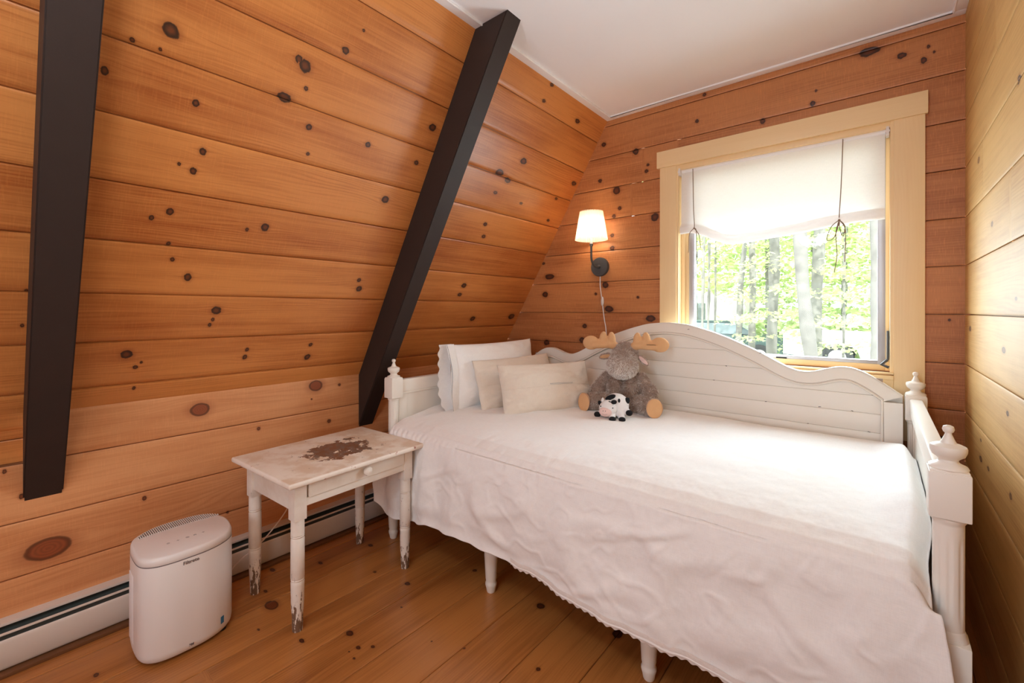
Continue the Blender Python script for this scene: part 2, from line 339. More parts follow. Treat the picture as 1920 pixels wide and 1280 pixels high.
K_B=[(-1.724,1.369,0.0437,0.0219,0),(-1.759,1.25,0.0267,0.0219,0),(-1.449,1.041,0.0195,0.0171,0),(-1.469,0.951,0.0236,0.0206,0),(-1.369,1.245,0.0113,0.0101,0),(-1.746,0.921,0.0266,0.0219,0),(-1.302,1.299,0.0254,0.0231,0),(-1.277,1.15,0.0358,0.0229,0),(-1.012,1.095,0.0347,0.0215,0),(-1.09,1.219,0.0099,0.0094,0),(-1.256,1.602,0.0143,0.0132,0),(-1.256,1.523,0.0178,0.0164,0),(-1.245,1.718,0.0142,0.0132,0),(-1.207,1.761,0.0139,0.0131,0),(-1.228,1.872,0.0281,0.0264,0),(-0.988,1.677,0.0281,0.0278,0),(-1.34,1.951,0.0148,0.0136,0),(-1.105,2.081,0.0232,0.0226,0),(-1.039,1.951,0.0128,0.0126,0),(-1.03,1.986,0.0096,0.0095,0),(-1.773,1.463,0.0135,0.0111,0),(-0.717,2.297,0.0109,0.0119,0),(-0.755,2.165,0.0111,0.0119,0),(-0.236,2.105,0.0123,0.0153,0),(-0.223,2.161,0.0061,0.0077,0),(-0.442,2.08,0.014,0.0162,0),(0.075,2.214,0.0184,0.0151,0),(-0.031,2.27,0.0431,0.0229,0),(0.143,2.17,0.0112,0.0158,0),(0.157,2.221,0.0063,0.009,0),(0.174,2.193,0.0047,0.0067,0),(-0.115,2.32,0.0057,0.0075,0),(-1.315,2.172,0.0183,0.0171,0),(0.219,1.104,0.0046,0.0064,0),(0.196,0.63,0.0062,0.0087,0)]
K_R=[(2.351,1.075,0.0402,0.0161,0),(1.78,1.034,0.0369,0.0148,1),(1.733,0.87,0.0249,0.0121,0),(2.126,0.649,0.0423,0.0169,0),(1.996,0.652,0.0293,0.0117,0),(2.126,0.711,0.0216,0.0086,0),(1.617,1.704,0.0266,0.0191,0),(1.696,0.663,0.0236,0.0158,0),(1.943,1.402,0.0241,0.0133,1),(2.174,1.655,0.0311,0.0185,1),(1.641,1.171,0.02,0.008,1)]
K_F=[(0.72,-1.804,0.0296,0.0453,1),(0.709,-1.529,0.0099,0.0172,0),(0.834,-1.434,0.0145,0.0211,0),(0.817,-1.351,0.0087,0.0128,0),(0.788,-1.359,0.0034,0.0051,0),(0.783,-1.32,0.0049,0.0073,0),(0.635,-1.701,0.0048,0.0096,0),(0.981,-1.936,0.0103,0.018,0),(1.099,-1.687,0.008,0.0117,0),(1.139,-1.51,0.0131,0.0172,0),(1.21,-1.894,0.0127,0.019,0),(1.386,-1.361,0.0128,0.0134,0),(0.74,-1.912,0.0079,0.0158,0),(0.82,-2.046,0.0114,0.0227,0),(1.382,-1.001,0.0211,0.0224,0),(1.134,-0.831,0.01,0.009,0),(0.851,-1.317,0.0071,0.0101,0),(1.437,-0.706,0.0283,0.024,0),(0.994,-1.183,0.004,0.0047,0),(1.034,-1.408,0.0045,0.006,0),(1.044,-1.075,0.006,0.0065,0),(0.232,-1.879,0.0086,0.0149,0)]
def plank_wall(name, O, U, Vv, Nn, ur, seams, knots, mat, du=.015, u_fine=None, hole=None, joints={}, groove=.014, lip=.004, wide=0., seed=0, kscale=.8, gw=.0014, kind='structure'):
    O = np.array(O, float); U = np.array(U, float); Vv = np.array(Vv, float); Nn = np.array(Nn, float)
    mb = MB(); GC = []; KN = []
    uf = u_fine or ur
    us = list(np.arange(ur[0], uf[0], .25))+list(np.arange(uf[0], uf[1], du))+list(np.arange(uf[1], ur[1], .25))+[ur[1]]
    if hole: us = sorted(us+[hole[0], hole[1]])
    us = np.array(sorted(set(np.round(us, 5))))
    for i in range(len(seams)-1):
        v0, v1 = seams[i], seams[i+1]; w = v1-v0
        prof = [(0, -groove), (gw, -groove), (gw+.0006, -.0014), (lip+.001, -.0004), (lip+.003, 0)]
        inn = np.linspace(lip+.003, w-lip-.003-wide, max(3, int(w/.012)))
        vs = [(a, b) for a, b in prof[:4]]+[(x, 0.) for x in inn]
        if wide: vs += [(w-lip-.002, -.003)]
        vs += [(w-lip, -.0006 if not wide else -.004), (w-gw-.0006, -.0014 if not wide else -.005), (w-gw, -groove), (w, -groove)]
        vs = [(a+v0, n) for a, n in vs]
        if hole:
            for hz in (hole[2], hole[3]):
                if v0+.01 < hz < v1-.01: vs.append((hz, 0))
            vs = sorted(vs)
        vv = np.array([a for a, n in vs]); nn = np.array([n for a, n in vs])
        UU, VV = np.meshgrid(us, vv, indexing='ij'); NN = np.broadcast_to(nn, UU.shape).copy()
        ID = np.full(UU.shape, seed+i*3.7)
        for ju in joints.get(i, []):
            ID += np.where(UU > ju, 1.3, 0); NN = np.where(np.abs(UU-ju) < du*.5, -.0015, NN)
        # the grain bends round the knots
        gv = VV.copy(); kl = [k for k in knots if v0-.03 <= k[1] <= v1+.03]
        for (a, b, ru, rv, ty) in kl:
            ru *= kscale; rv *= kscale; gv -= (VV-b)*np.exp(-(((UU-a)/ru/2.2)**2+((VV-b)/rv)**2)/3.)*.75
        P = O+UU[..., None]*U+VV[..., None]*Vv+NN[..., None]*Nn
        a_, b_ = UU.shape; pi, qi = np.meshgrid(np.arange(a_-1), np.arange(b_-1), indexing='ij'); pi = pi.ravel(); qi = qi.ravel()
        uc = (us[pi]+us[pi+1])/2; vc = (vv[qi]+vv[qi+1])/2
        if hole:
            ok = ~((hole[0] < uc) & (uc < hole[1]) & (hole[2] < vc) & (vc < hole[3])); pi, qi, uc, vc = pi[ok], qi[ok], uc[ok], vc[ok]
        F = np.stack([pi*b_+qi, (pi+1)*b_+qi, (pi+1)*b_+qi+1, pi*b_+qi+1], -1)
        if np.dot(np.cross(U, Vv), Nn) < 0: F = F[:, ::-1]
        mb.add(P.reshape(-1, 3), F)
        # every face corner carries its position relative to the knot nearest that face
        cu, cv = UU.reshape(-1)[F], VV.reshape(-1)[F]; K = np.zeros(F.shape+(3,)); K[..., 0] = 6; K[..., 1] = 6
        if kl:
            kk = np.array(kl, float); ru = kk[:, 2]*kscale; rv = kk[:, 3]*kscale
            d2 = ((uc[:, None]-kk[:, 0])/ru)**2+((vc[:, None]-kk[:, 1])/rv)**2; j = d2.argmin(1)
            kx = (cu-kk[j, 0][:, None])/ru[j][:, None]; ky = (cv-kk[j, 1][:, None])/rv[j][:, None]
            K = np.stack([kx, ky, np.repeat(kk[j, 4][:, None], 4, 1)], -1)
        GC.append(np.stack([UU, gv, ID], -1).reshape(-1, 3)); KN.append(K.reshape(-1, 3))
    mb.attr = {'gc': ('FLOAT_VECTOR', np.concatenate(GC)), 'kn': ('FLOAT_VECTOR', np.concatenate(KN))}
    o = mb.build(name, mat, angle=50)
    return tag(o, kind=kind)
dn = Vector((XK-XA, 0, ZK-H)); LS = dn.length; dn.normalize(); ns = Vector((-dn.z, 0, dn.x))   # down the slope / into the room
s_seams = [-.05, .145, .3385, .532, .7275, .9215, 1.1135, 1.303, 1.493, 1.684, LS+.07]
plank_wall('wall_slope', (XA, 0, H), (0,1,0), dn, ns, (YN, D), s_seams, K_S, M_SLOPE, u_fine=(0, D), wide=.007, seed=1, du=.013)
# knee wall: the top board is missing left of the first beam, so the wall there is one board lower
plank_wall('wall_left', (XK, 0, 0), (0,1,0), (0,0,1), (1,0,0), (.09, D), [.633, ZK], K_L, M_KNEE, seed=40)
plank_wall('wall_knee', (XK, 0, 0), (0,1,0), (0,0,1), (1,0,0), (YN, D), [-.12, .07, .262, .4415, .633], K_L, M_KNEE, u_fine=(0, D), seed=41)
plank_wall('wall_recess', (XK-.035, 0, 0), (0,1,0), (0,0,1), (1,0,0), (YN, .12), [.60, .71, .86], [], M_SLOPE, seed=61)
b_z = [-.03, .17, .362, .553, .745, .932, 1.127, 1.3195, 1.5095, 1.704, 1.896, 2.09, 2.276, H+.02]
plank_wall('wall_back', (0, D, 0), (1,0,0), (0,0,1), (0,-1,0), (-2.35, XR+.03), b_z, K_B, M_BACK, hole=(-.86, .05, .885, 1.932), joints={9: [-1.13], 10: [-1.06, -.86]}, seed=80, u_fine=(-1.95, XR+.03))
plank_wall('wall_right', (XR, 0, 0), (0,1,0), (0,0,1), (-1,0,0), (YN-.03, D), b_z, K_R, M_RIGHT, u_fine=(.8, D), joints={10: [1.9], 8: [2.1], 7: [1.7]}, kscale=.55, seed=120)
f_x = [XK-.03]+[-1.83+.1875*k for k in range(0, 12)]; f_x = [x for x in f_x if x < XR]+[XR+.02]; f_x.insert(1, -2.015)
kf = [tuple(k) for k in K_F]
plank_wall('floor', (0, 0, 0), (0,1,0), (1,0,0), (0,0,1), (YN, D), f_x, kf, M_FLOOR, u_fine=(.1, D), joints={5: [1.86], 6: [1.62], 7: [1.5], 3: [.45], 8: [.9]}, groove=.010, lip=.0022, gw=.0009, seed=150, kscale=.7)
plank_wall('wall_front', (0, YN, 0), (1,0,0), (0,0,1), (0,1,0), (-2.35, XR), b_z, [], M_BACK, u_fine=(-2.35,-2.3), seed=200)
c_ = MB(); c_.add([(XA-.05, YN, H), (XR+.02, YN, H), (XR+.02, D+.02, H), (XA-.05, D+.02, H)], [(0,3,2,1)]); tag(c_.build('ceiling', M_CEIL, flat=True), kind='structure')
tb = MB()   # flat white border round the ceiling
tb.box(XA-.01, XA+.036, YN, D-.0, H-.008, H+.01, .003); tag(tb.build('trim_1', M_TRIMW), kind='structure')
tb = MB(); tb.box(XA+.036, XR-.0, D-.043, D, H-.008, H+.01, .003); tag(tb.build('trim_2', M_TRIMW), kind='structure')
tb = MB(); tb.box(XR-.04, XR, YN, D-.043, H-.008, H+.01, .003); tag(tb.build('trim_3', M_TRIMW), kind='structure')
tb = MB(); tb.tube([(XA+.033, YN, H-.007), (XA+.033, D-.040, H-.007), (XR-.037, D-.040, H-.007), (XR-.037, YN, H-.007)], .0045, 8); tag(tb.build('trim_4', M_TRIMW), kind='structure')
tb = MB(); tb.box(XK, XK+.098, YN, D, 0, .012, .003); tag(tb.build('baseboard_left', M_MOLD), kind='structure')

tb = MB(); tb.box(XK-.04, XK-.003, YN, .12, .58, .6325, .001); tag(tb.build('leak_filler', M_MOLD), kind='structure')  # filler box added to stop light leaking in behind the knee wall
# ------------------------------------------------------------------ beams (painted timbers lying along the sloped wall)
def beam(y0, y1, zb, label):
    zt = H; dep = .147
    # side outline in X-Z: slope face top, protruding face top, protruding face down to the knee wall, back
    top_in = (XA-.004, zt); top_out = (XA+.168, zt)
    def along(x, z, X): t = (X-x)/dn.x; return (X, z+dn.z*t)
    e = along(top_out[0], zt, XK-.0005); poly = [top_in, top_out, e, (XK-.0005, ZK-.005)]
    mb = MB(); mb.prism([(p[0], p[1]) for p in poly], y0, y1, 'y', .0035)
    o = mb.build('wooden_beam', M_BEAM, origin=(XK, (y0+y1)/2, e[1])); return tag(o, label, 'beam')
beam(1.313, 1.402, .52, 'dark brown painted timber beam slanting up behind the daybed post to the ceiling')
beam(.090, .184, .51, 'dark brown painted timber beam at the far left, nearest the camera')

# ------------------------------------------------------------------ window
win = empty('window_1', (-.4, D, .9), kind='structure')
def wb(name, boxes, mat, b=.002):
    mb = MB(); GC = []
    for bx in boxes:
        n0 = len(mb.v); mb.box(*bx, b); P = np.array(mb.v[n0:]); dims = (bx[1]-bx[0], bx[5]-bx[4]); g = P-np.array((0,0,0))
        GC.append(np.stack([P[:, 2] if dims[1] > dims[0] else P[:, 0], (P[:, 0] if dims[1] > dims[0] else P[:, 2])+P[:, 1]*.7, np.full(len(P), 300+len(GC)*2.1+bx[0])], -1))
    G = np.concatenate(GC); K = np.tile([6., 6., 0.], (len(G), 1)); mb.attr = {'gc': ('FLOAT_VECTOR', G), 'kn': ('FLOAT_VECTOR', K)}
    mb.v = [(x+.4, y-D, z-.9) for x, y, z in mb.v]
    return mb.build(name, mat, win)
wb('window_header', [(-.968, .155, D-.027, D, 1.944, 2.036)], M_CASING)
wb('side_casing', [(-.952, -.860, D-.020, D, .76, 1.944)], M_CASING)
wb('side_casing', [(.050, .147, D-.020, D, .60, 1.944)], M_CASING)
wb('window_jamb', [(-.866, -.850, D-.014, D+.12, .87, 1.944), (.038, .054, D-.014, D+.12, .87, 1.944), (-.851, .039, D-.013, D+.12, 1.918, 1.944), (-.851, .039, D-.013, D+.12, .862, .880)], M_CASING)
wb('window_stop', [(-.850, -.832, D+.035, D+.12, .88, 1.918), (-.832, -.812, D+.055, D+.12, .88, 1.918), (.024, .038, D+.035, D+.12, .88, 1.918), (-.832, .024, D+.036, D+.12, 1.900, 1.919), (-.83, .03, D+.045, D+.12, .880, .906)], M_CASING)
wb('window_stool', [(-.95, .05, D-.030, D+.03, .850, .868), (-.90, .05, D-.02, D, .77, .85), (-.9, .05, D-.026, D+.01, .872, .880)], M_CASING, .003)
sash = wb('window_sash', [(-.812, -.782, D+.048, D+.085, .902, 1.90), (-.003, .026, D+.048, D+.085, .902, 1.90), (-.812, .026, D+.05, D+.085, .902, .922), (-.812, .026, D+.05, D+.085, 1.875, 1.90)], M_SASH, .003)
mb = MB(); mb.box(-.782+.4, -.003+.4, .066, .068, .02, .976, 0); mb.build('pane', M_GLASS, sash, flat=True)
mb = MB(); mb.box(.028+.4, .036+.4, .005, .045, .03, .155, .003); mb.tube([(.43, .01, .03), (.41, 0, .01), (.435, -.005, .0)], .006, 6); mb.build('latch', M_IRON, win)
mb = MB(); mb.box(-.39+.4, -.345+.4, .046, .051, .004, .013, 0); mb.build('sticker', M_DARK, win)

# ------------------------------------------------------------------ roman shade with tie cords
sh = empty('roman_shade', (-.4, D+.012, 1.9), label='white linen tie-up shade with a rolled hem hanging in the window', cat='window shade')
xs = np.linspace(-.842, .022, 90)
bz = np.interp(xs, [-.842, -.745, -.66, -.60, -.5, -.36, -.25, -.13, .022], [1.562, 1.560, 1.508, 1.482, 1.484, 1.497, 1.512, 1.528, 1.531])
bz = np.convolve(np.pad(bz, 4, 'edge'), np.ones(9)/9, 'valid')
gath = np.exp(-((xs+.745)/.03)**2)+np.exp(-((xs+.135)/.03)**2)
rows = []
for k in range(14):   # flat part
    t = k/13; z = 1.925+(bz+.055+.0*xs-1.925)*t; rows.append(np.stack([xs, D+.012+.003*fbm(xs*9, z*4, 5)+.002*np.sin(xs*40)*t, z], -1))
for a in (0.15, .5, .85, 1., 1.15, 1.5, 1.9):  # rolled hem: forward, down, back
    z = bz+.055-.055*np.clip(a, 0, 1) if a <= 1 else bz+.05*(a-1)
    y = D+.012-(.020*math.sin(min(a, 1)*math.pi*.9)+.010)+(0 if a <= 1 else .018)
    rows.append(np.stack([xs, y+.004*fbm(xs*12, z*10, 8), z+.004*fbm(xs*14, z*0+a, 4)-.004*gath], -1))
mb = MB(); mb.grid(np.array(rows)); mb.v = [(x+.4, y-D-.012, z-1.9) for x, y, z in mb.v]; f_ = mb.build('fabric', M_SHADE, sh, angle=180)
mb = MB(); mb.tube([(-.44, .004, .012), (.424, .004, .012)], .011, 12); mb.build('roller', M_TRIMW, sh)
for x0 in (-.452, .424):
    mb = MB(); mb.box(x0, x0+.012, -.026, .01, -.015, .026, .003); mb.tube([(x0+.006, -.028, .005), (x0+.006, .0, .005)], .008, 10); mb.build('bracket', M_WHITEP, sh)
def tie(x, zb, side):
    x += .4; zb -= 1.9; p = [(x+.012*side, -.012, .012), (x+.006*side, -.02, -.2), (x, -.024, zb+.03), (x, -.026, zb)]
    mb = MB(); mb.tube(smooth_path(p), .0019, 6); mb.ell((x, -.028, zb), (.005, .004, .004))
    loops = [[(x, -.028, zb), (x-.03, -.03, zb-.03), (x-.045, -.03, zb-.085), (x-.02, -.032, zb-.08), (x-.004, -.032, zb-.03), (x, -.03, zb)],
             [(x, -.028, zb), (x+.02, -.03, zb-.03), (x+.014, -.03, zb-.075), (x+.002, -.032, zb-.04), (x, -.03, zb)],
             [(x, -.028, zb), (x-.012, -.03, zb-.06), (x-.008, -.03, zb-.16), (x-.018, -.03, zb-.235)], [(x, -.028, zb), (x+.022, -.03, zb-.05), (x+.020, -.03, zb-.19)]]
    if side < 0: loops = [[(x, -.028, zb), (x-.024, -.03, zb-.03), (x-.027, -.03, zb-.11), (x-.03, -.03, zb-.13)], [(x, -.028, zb), (x+.012, -.03, zb-.02), (x+.012, -.03, zb-.15), (x+.008, -.03, zb-.30)], [(x, -.028, zb), (x+.026, -.03, zb-.04), (x+.034, -.03, zb-.11)]]
    for q in loops: mb.tube(smooth_path(q), .0018, 6)
    mb.build('tie_cord', M_CORD, sh)
tie(-.765, 1.585, -1); tie(-.135, 1.548, 1)

# ------------------------------------------------------------------ wall sconce
lx, lz = -1.335, 1.412
lp = empty('wall_sconce', (lx, D, lz), label='lit wall sconce with pleated white shade and dark round wall plate', cat='lamp')
Ry = Matrix.Rotation(R(90), 3, 'X')
mb = MB(); mb.lathe([(.0, 0), (.059, 0), (.059, .016), (.056, .021), (.0, .0215)], n=40, mat=Ry); mb.lathe([(.012, .02), (.011, .03), (.006, .036)], n=16, mat=Ry); mb.build('wall_plate', M_IRON, lp)
arm = smooth_path([(0, -.02, 0), (0, -.06, -.003), (-.002, -.092, .01), (-.004, -.107, .04), (-.004, -.11, .08), (-.004, -.11, .128)], 6)
mb = MB(); mb.tube(arm, .0065, 12); mb.lathe([(.0, .118), (.010, .119), (.011, .132), (.0, .133)], (-.004, -.11, 0), 16); mb.build('lamp_arm', M_IRON, lp)
mb = MB(); mb.lathe([(.0, .131), (.009, .132), (.009, .165), (.0, .166)], (-.004, -.11, 0), 16); sk = mb.build('socket', M_TRIMW, lp)
mb = MB(); mb.ell((-.004, -.11, .215), (.026, .026, .036)); mb.build('bulb', M_BULB, sk)
n = 180; V = []
for k in range(9):
    t = k/8; r = .096+(.068-.096)*t; z = .156+.168*t
    a = np.linspace(0, 2*np.pi, n, endpoint=False); rr = r+.0022*np.where(np.arange(n) % 4 < 2, 1, -1)
    V.append(np.stack([-.004+rr*np.cos(a), -.11+rr*np.sin(a), z+(0 if k < 8 else .003)*np.where(np.arange(n) % 4 < 2, 1, -1)], -1))
mb = MB(); mb.grid(np.array(V), wrap=True); mb.tube([(-.004, -.11, .158), (-.004+.09, -.11, .158)], .001, 5); mb.build('lamp_shade', M_LSHADE, lp, angle=20)
cordp = smooth_path([(0, -.006, -.055), (.001, -.006, -.12), (.010, -.008, -.18), (.017, -.008, -.215), (.02, -.006, -.26), (.030, -.006, -.33), (.041, -.006, -.39), (.045, -.006, -.5)], 6)
mb = MB(); mb.tube(cordp, .0032, 8); cc = mb.build('lamp_cord', M_WHITEP, lp)
mb = MB(); mb.ell((.018, -.010, -.215), (.010, .008, .030)); mb.build('switch', M_WHITEP, cc)

# ------------------------------------------------------------------ baseboard heater
ht = empty('baseboard_heater', (XK, .9, 0), label='long low cream metal baseboard heater along the foot of the left wall', cat='heater')
def hp(name, poly, mat, y0=YN+.05, y1=D-.35):
    mb = MB(); mb.prism([(x-XK, z) for x, z in poly], y0-.9, y1-.9, 'y'); return mb.build(name, mat, ht)
hp('back_plate', [(XK, .03), (XK+.008, .03), (XK+.004, .141), (XK, .141)], M_HEATW)
hp('top_cover', [(XK, .146), (XK, .141), (-2.141, .139), (-2.139, .135), (-2.137, .135), (-2.137, .1425)], M_HEATW)
hp('damper', [(-2.120, .120), (-2.114, .1245), (-2.108, .1225), (-2.108, .119), (-2.114, .121), (-2.120, .117)], M_HEATW)
hp('fins', [(XK+.006, .02), (-2.112, .02), (-2.112, .098), (-2.126, .104), (-2.150, .118), (XK+.006, .120)], M_HEATD)
hp('front_panel', [(-2.106, .106), (-2.102, .108), (-2.099, .104), (-2.098, .098), (-2.096, .024), (-2.102, .016), (-2.112, .016), (-2.102, .026), (-2.104, .1)], M_HEATW)

# ------------------------------------------------------------------ side table
TH = .548
tbr = empty('side_table', (-1.775, .957, 0), R(2.6), 'small old white table with chipped paint, worn brown patch on top and one drawer', 'table')
for (sx, sy) in ((1,-1), (1,1), (-1,-1), (-1,1)):
    cx, cy = sx*.170, sy*.241; mb = MB(); mb.box(cx-.0225, cx+.0225, cy-.0225, cy+.0225, .395, .530, .002)
    pr = [(.0, 0), (.017, 0), (.0175, .006), (.0185, .05), (.0215, .10), (.0225, .165)]
    for zr in (.18, .333): pr += [(.0228, zr-.006), (.0205, zr-.002), (.0205, zr+.0), (.0228, zr+.003), (.0215, zr+.006), (.0232, zr+.009)]
    pr += [(.0225, .345), (.0225, .380), (.022, .396)]
    mb.lathe(pr, (cx, cy, 0), 28); lg = mb.build('leg', M_TLEG, tbr)
mb = MB(); mb.box(-.16, .16, -.255, -.237, .425, .530, .001); mb.build('side_apron', M_TPNT, tbr)
mb = MB(); mb.box(-.16, .16, .237, .255, .425, .530, .001); mb.build('side_apron', M_TPNT, tbr)
mb = MB(); mb.box(-.187, -.17, -.23, .23, .425, .530, .001); mb.build('back_apron', M_TPNT, tbr)
mb = MB(); mb.box(.168, .190, -.222, .222, .440, .468, .001); mb.build('front_rail', M_TPNT, tbr)
mb = MB(); mb.box(.150, .160, -.222, .222, .468, .528); mb.build('drawer_opening', M_DARK, tbr)
mb = MB(); mb.box(.165, .1965, -.2115, .2145, .4695, .5185, .002); mb.box(-.10, .165, -.205, .205, .472, .51, .001); dr = mb.build('drawer', M_TPNT, tbr)
mb = MB(); mb.lathe([(.0, 0), (.0085, .0), (.0085, .008), (.0165, .012), (.0185, .018), (.016, .024), (.008, .0265), (.004, .0275), (.0, .028)], (.1955, .02, .500), 24, mat=Matrix.Rotation(R(90), 3, 'Y')); mb.build('knob', M_TPNT, dr)
mb = MB(); mb.box(-.243, .234, -.302, .300, .5285, TH, .0085, seg=4); tt_ = mb.build('table_top', M_TTOP, tbr)
for p in tt_.data.polygons:
    pass
tt_.data.materials.append(M_TEDGE)
for p in tt_.data.polygons:
    if p.normal.z < .93: p.material_index = 1

# ------------------------------------------------------------------ air purifier
pc = (-1.897, .462); pur = empty('air_purifier', (pc[0], pc[1], 0), label='white oval air purifier standing on the floor in front of the heater', cat='air purifier')
raw = [(.142,-.02), (.140,.03), (.125,.078), (.092,.118), (.035,.137), (-.045,.139), (-.108,.108), (-.138,.05), (-.142,-.02), (-.130,-.075), (-.095,-.122), (-.045,-.139), (.04,-.143), (.095,-.136), (.127,-.108), (.140,-.065)]
pl_ = smooth_path([(a, b, 0) for a, b in raw+[raw[0]]], 6)[:-1]; PLN = np.array([(p.x, p.y) for p in pl_])
def ring(sc, z, tilt=0.): return np.stack([PLN[:, 0]*sc, PLN[:, 1]*sc, np.full(len(PLN), z)+tilt*PLN[:, 0]], -1)
mb = MB(); mb.grid(np.array([ring(.0, .012), ring(.95, .012), ring(.985, .02), ring(1., .034), ring(1.003, .18), ring(1., .318), ring(.994, .321)]), wrap=True); bd = mb.build('housing', M_WHITEP, pur, angle=50)
mb = MB(); mb.grid(np.array([ring(.985, .3195), ring(.9975, .3225), ring(.995, .337), ring(.975, .345), ring(.94, .3475), ring(.0, .3475)]), wrap=True); cp = mb.build('top_cap', M_WHITEP, pur, angle=60)
mb = MB(); mb.grid(np.array([ring(.9975, .3188), ring(.9995, .3225)]), wrap=True); mb.build('seam', M_GREYT, pur)
for sx, sy in ((.09,-.09), (.09,.09), (-.09,-.09), (-.09,.09)): mb = MB(); mb.lathe([(0,0), (.014,0), (.014,.014), (0,.014)], (sx, sy, 0), 14); mb.build('foot', M_DARK, pur)
# crescent grille at the back of the top
mb = MB(); ys = np.linspace(-.112, .125, 40); xo = np.array([-.136*np.sqrt(max(0, 1-(abs(y-.005)/.137)**3.0)) for y in ys]); xi = xo*.0-.068-.010*np.cos((ys)/.13*1.5); xi = np.maximum(xi, xo+.002)
mb.grid(np.stack([np.stack([xo*.96, ys, np.full(40, .3483)], -1), np.stack([xi, ys, np.full(40, .3483)], -1)]), flip=False); gr = mb.build('vent_grille', M_DARK, cp)
mb = MB()
for k in range(40):
    y = -.112+k*.0061; x0 = float(np.interp(y, ys, xo))*.975; x1 = float(np.interp(y, ys, xi))+.002
    mb.box(x0, x1, -.0016, .0016, .3475, .3500, 0, mat=Matrix.Translation((0, y, 0)))
mb.build('grille_slats', M_WHITEP, gr)
for k, (y, shp) in enumerate(((-.054, 0), (-.027, 1), (.0, 2), (.022, 3), (.047, 1))):
    mb = MB(); x = .043; z = .3479
    if shp in (0, 3): mb.tube([(x+.004*math.cos(a), y+.004*math.sin(a), z) for a in np.linspace(.6, 5.7, 12)], .0004, 5)
    if shp in (0, 1): mb.tube([(x-.005, y, z), (x+.005, y, z)], .0004, 5)
    if shp in (1, 3): mb.tube([(x, y-.004, z), (x, y+.004, z)], .0004, 5)
    if shp == 2: [mb.tube([(x+q, y-.006+abs(q)*.5, z), (x+q, y+.006-abs(q)*.5, z)], .0004, 5) for q in (-.004, 0, .004)]
    mb.build('button', M_GREYT, cp)
def text_mesh(s, size, mat, name, parent, loc, rot, extr=.0002, shear=0, bold=0):
    cu = bpy.data.curves.new(name, 'FONT'); cu.body = s; cu.size = size; cu.extrude = extr; cu.align_x = 'CENTER'; cu.align_y = 'CENTER'; cu.offset = bold; cu.shear = shear
    o = bpy.data.objects.new(name, cu); C.collection.objects.link(o); bpy.context.view_layer.update()
    me = bpy.data.meshes.new_from_object(o.evaluated_get(bpy.context.evaluated_depsgraph_get())); bpy.data.objects.remove(o)
    me.materials.clear(); me.materials.append(mat); q = bpy.data.objects.new(name, me); C.collection.objects.link(q); q.parent = parent; q.location = loc; q.rotation_euler = rot; return q
text_mesh('Filtrete', .0155, M_GREYT, 'brand_lettering', bd, (.1432, -.014, .307), (R(90), 0, R(90)), bold=.0003)
text_mesh('3M', .011, M_GREYT, 'maker_lettering', bd, (.1432, -.013, .030), (R(90), 0, R(90)), bold=.0004)
mb = MB(); mb.box(-.0002, .0008, -.006, .006, -.012, .012, 0, mat=Matrix.Translation((.1245, .082, .053)) @ Matrix.Rotation(R(30), 4, 'Z')); mb.build('sticker', M_BLUE, bd)
mb = MB(); mb.box(-.03, .03, -.0012, .0012, -.11, .11, .001, mat=Matrix.Translation((.0, -.1425, .16))); mb.build('intake_slot', M_TRIMW, pur)
mb = MB(); mb.tube([(a-pc[0], b-pc[1], c) for a, b, c in smooth_path([(-2.0, .50, .03), (-2.05, .62, .03), (-2.06, .66, .06), (-2.055, .70, .095), (-2.045, .78, .145), (-2.05, .86, .215), (-2.09, .93, .27), (-2.165, .99, .30)])], .0028, 8); mb.build('power_cord', M_WHITEP, pur)

# ------------------------------------------------------------------ daybed
X0, X1, YF, YB = -1.872, .116, 1.326, 2.398; ZR = .30
bed = empty('daybed', ((X0+X1)/2, (YF+YB)/2, 0), label='antique white wooden daybed with scalloped plank back and urn finials', cat='bed')
bo = ((X0+X1)/2, (YF+YB)/2, 0)
def bb(mb, name, mats, parent=bed, angle=40):
    mb.v = [(x-bo[0], y-bo[1], z-bo[2]) for x, y, z in mb.v]; return mb.build(name, mats, parent, angle=angle)
def flute(z0, z1, n=8, d=.12):
    def f(a, z):
        w = float(ss(z0, z0+.02, z)*(1-ss(z1-.02, z1, z))); c = abs(math.cos(a*n/2)); return 1-d*w*min(1, max(0, (c-.86)/.08))
    return f
def urn(x, y):
    mb = MB(); mb.lathe([(0, .803), (.031, .803), (.0325, .806), (.030, .811), (.021, .815), (.0165, .819), (.016, .823), (.0185, .826), (.026, .832), (.0295, .841), (.0300, .848), (.0285, .852), (.0225, .855), (.0135, .858), (.0105, .864), (.0078, .871), (.0058, .876), (.0055, .879), (.0085, .882), (.0100, .887), (.0085, .893), (.004, .8955), (0, .896)], (x, y, 0), 36); return bb(mb, 'finial', M_BED)
legprof = [(0, 0), (.0155, 0), (.0175, .004), (.0195, .016), (.0235, .030), (.0235, .036), (.0205, .043), (.0205, .047), (.0225, .055), (.0265, .135), (.0275, .150), (.0275, .165), (.026, .17), (.026, .20)]
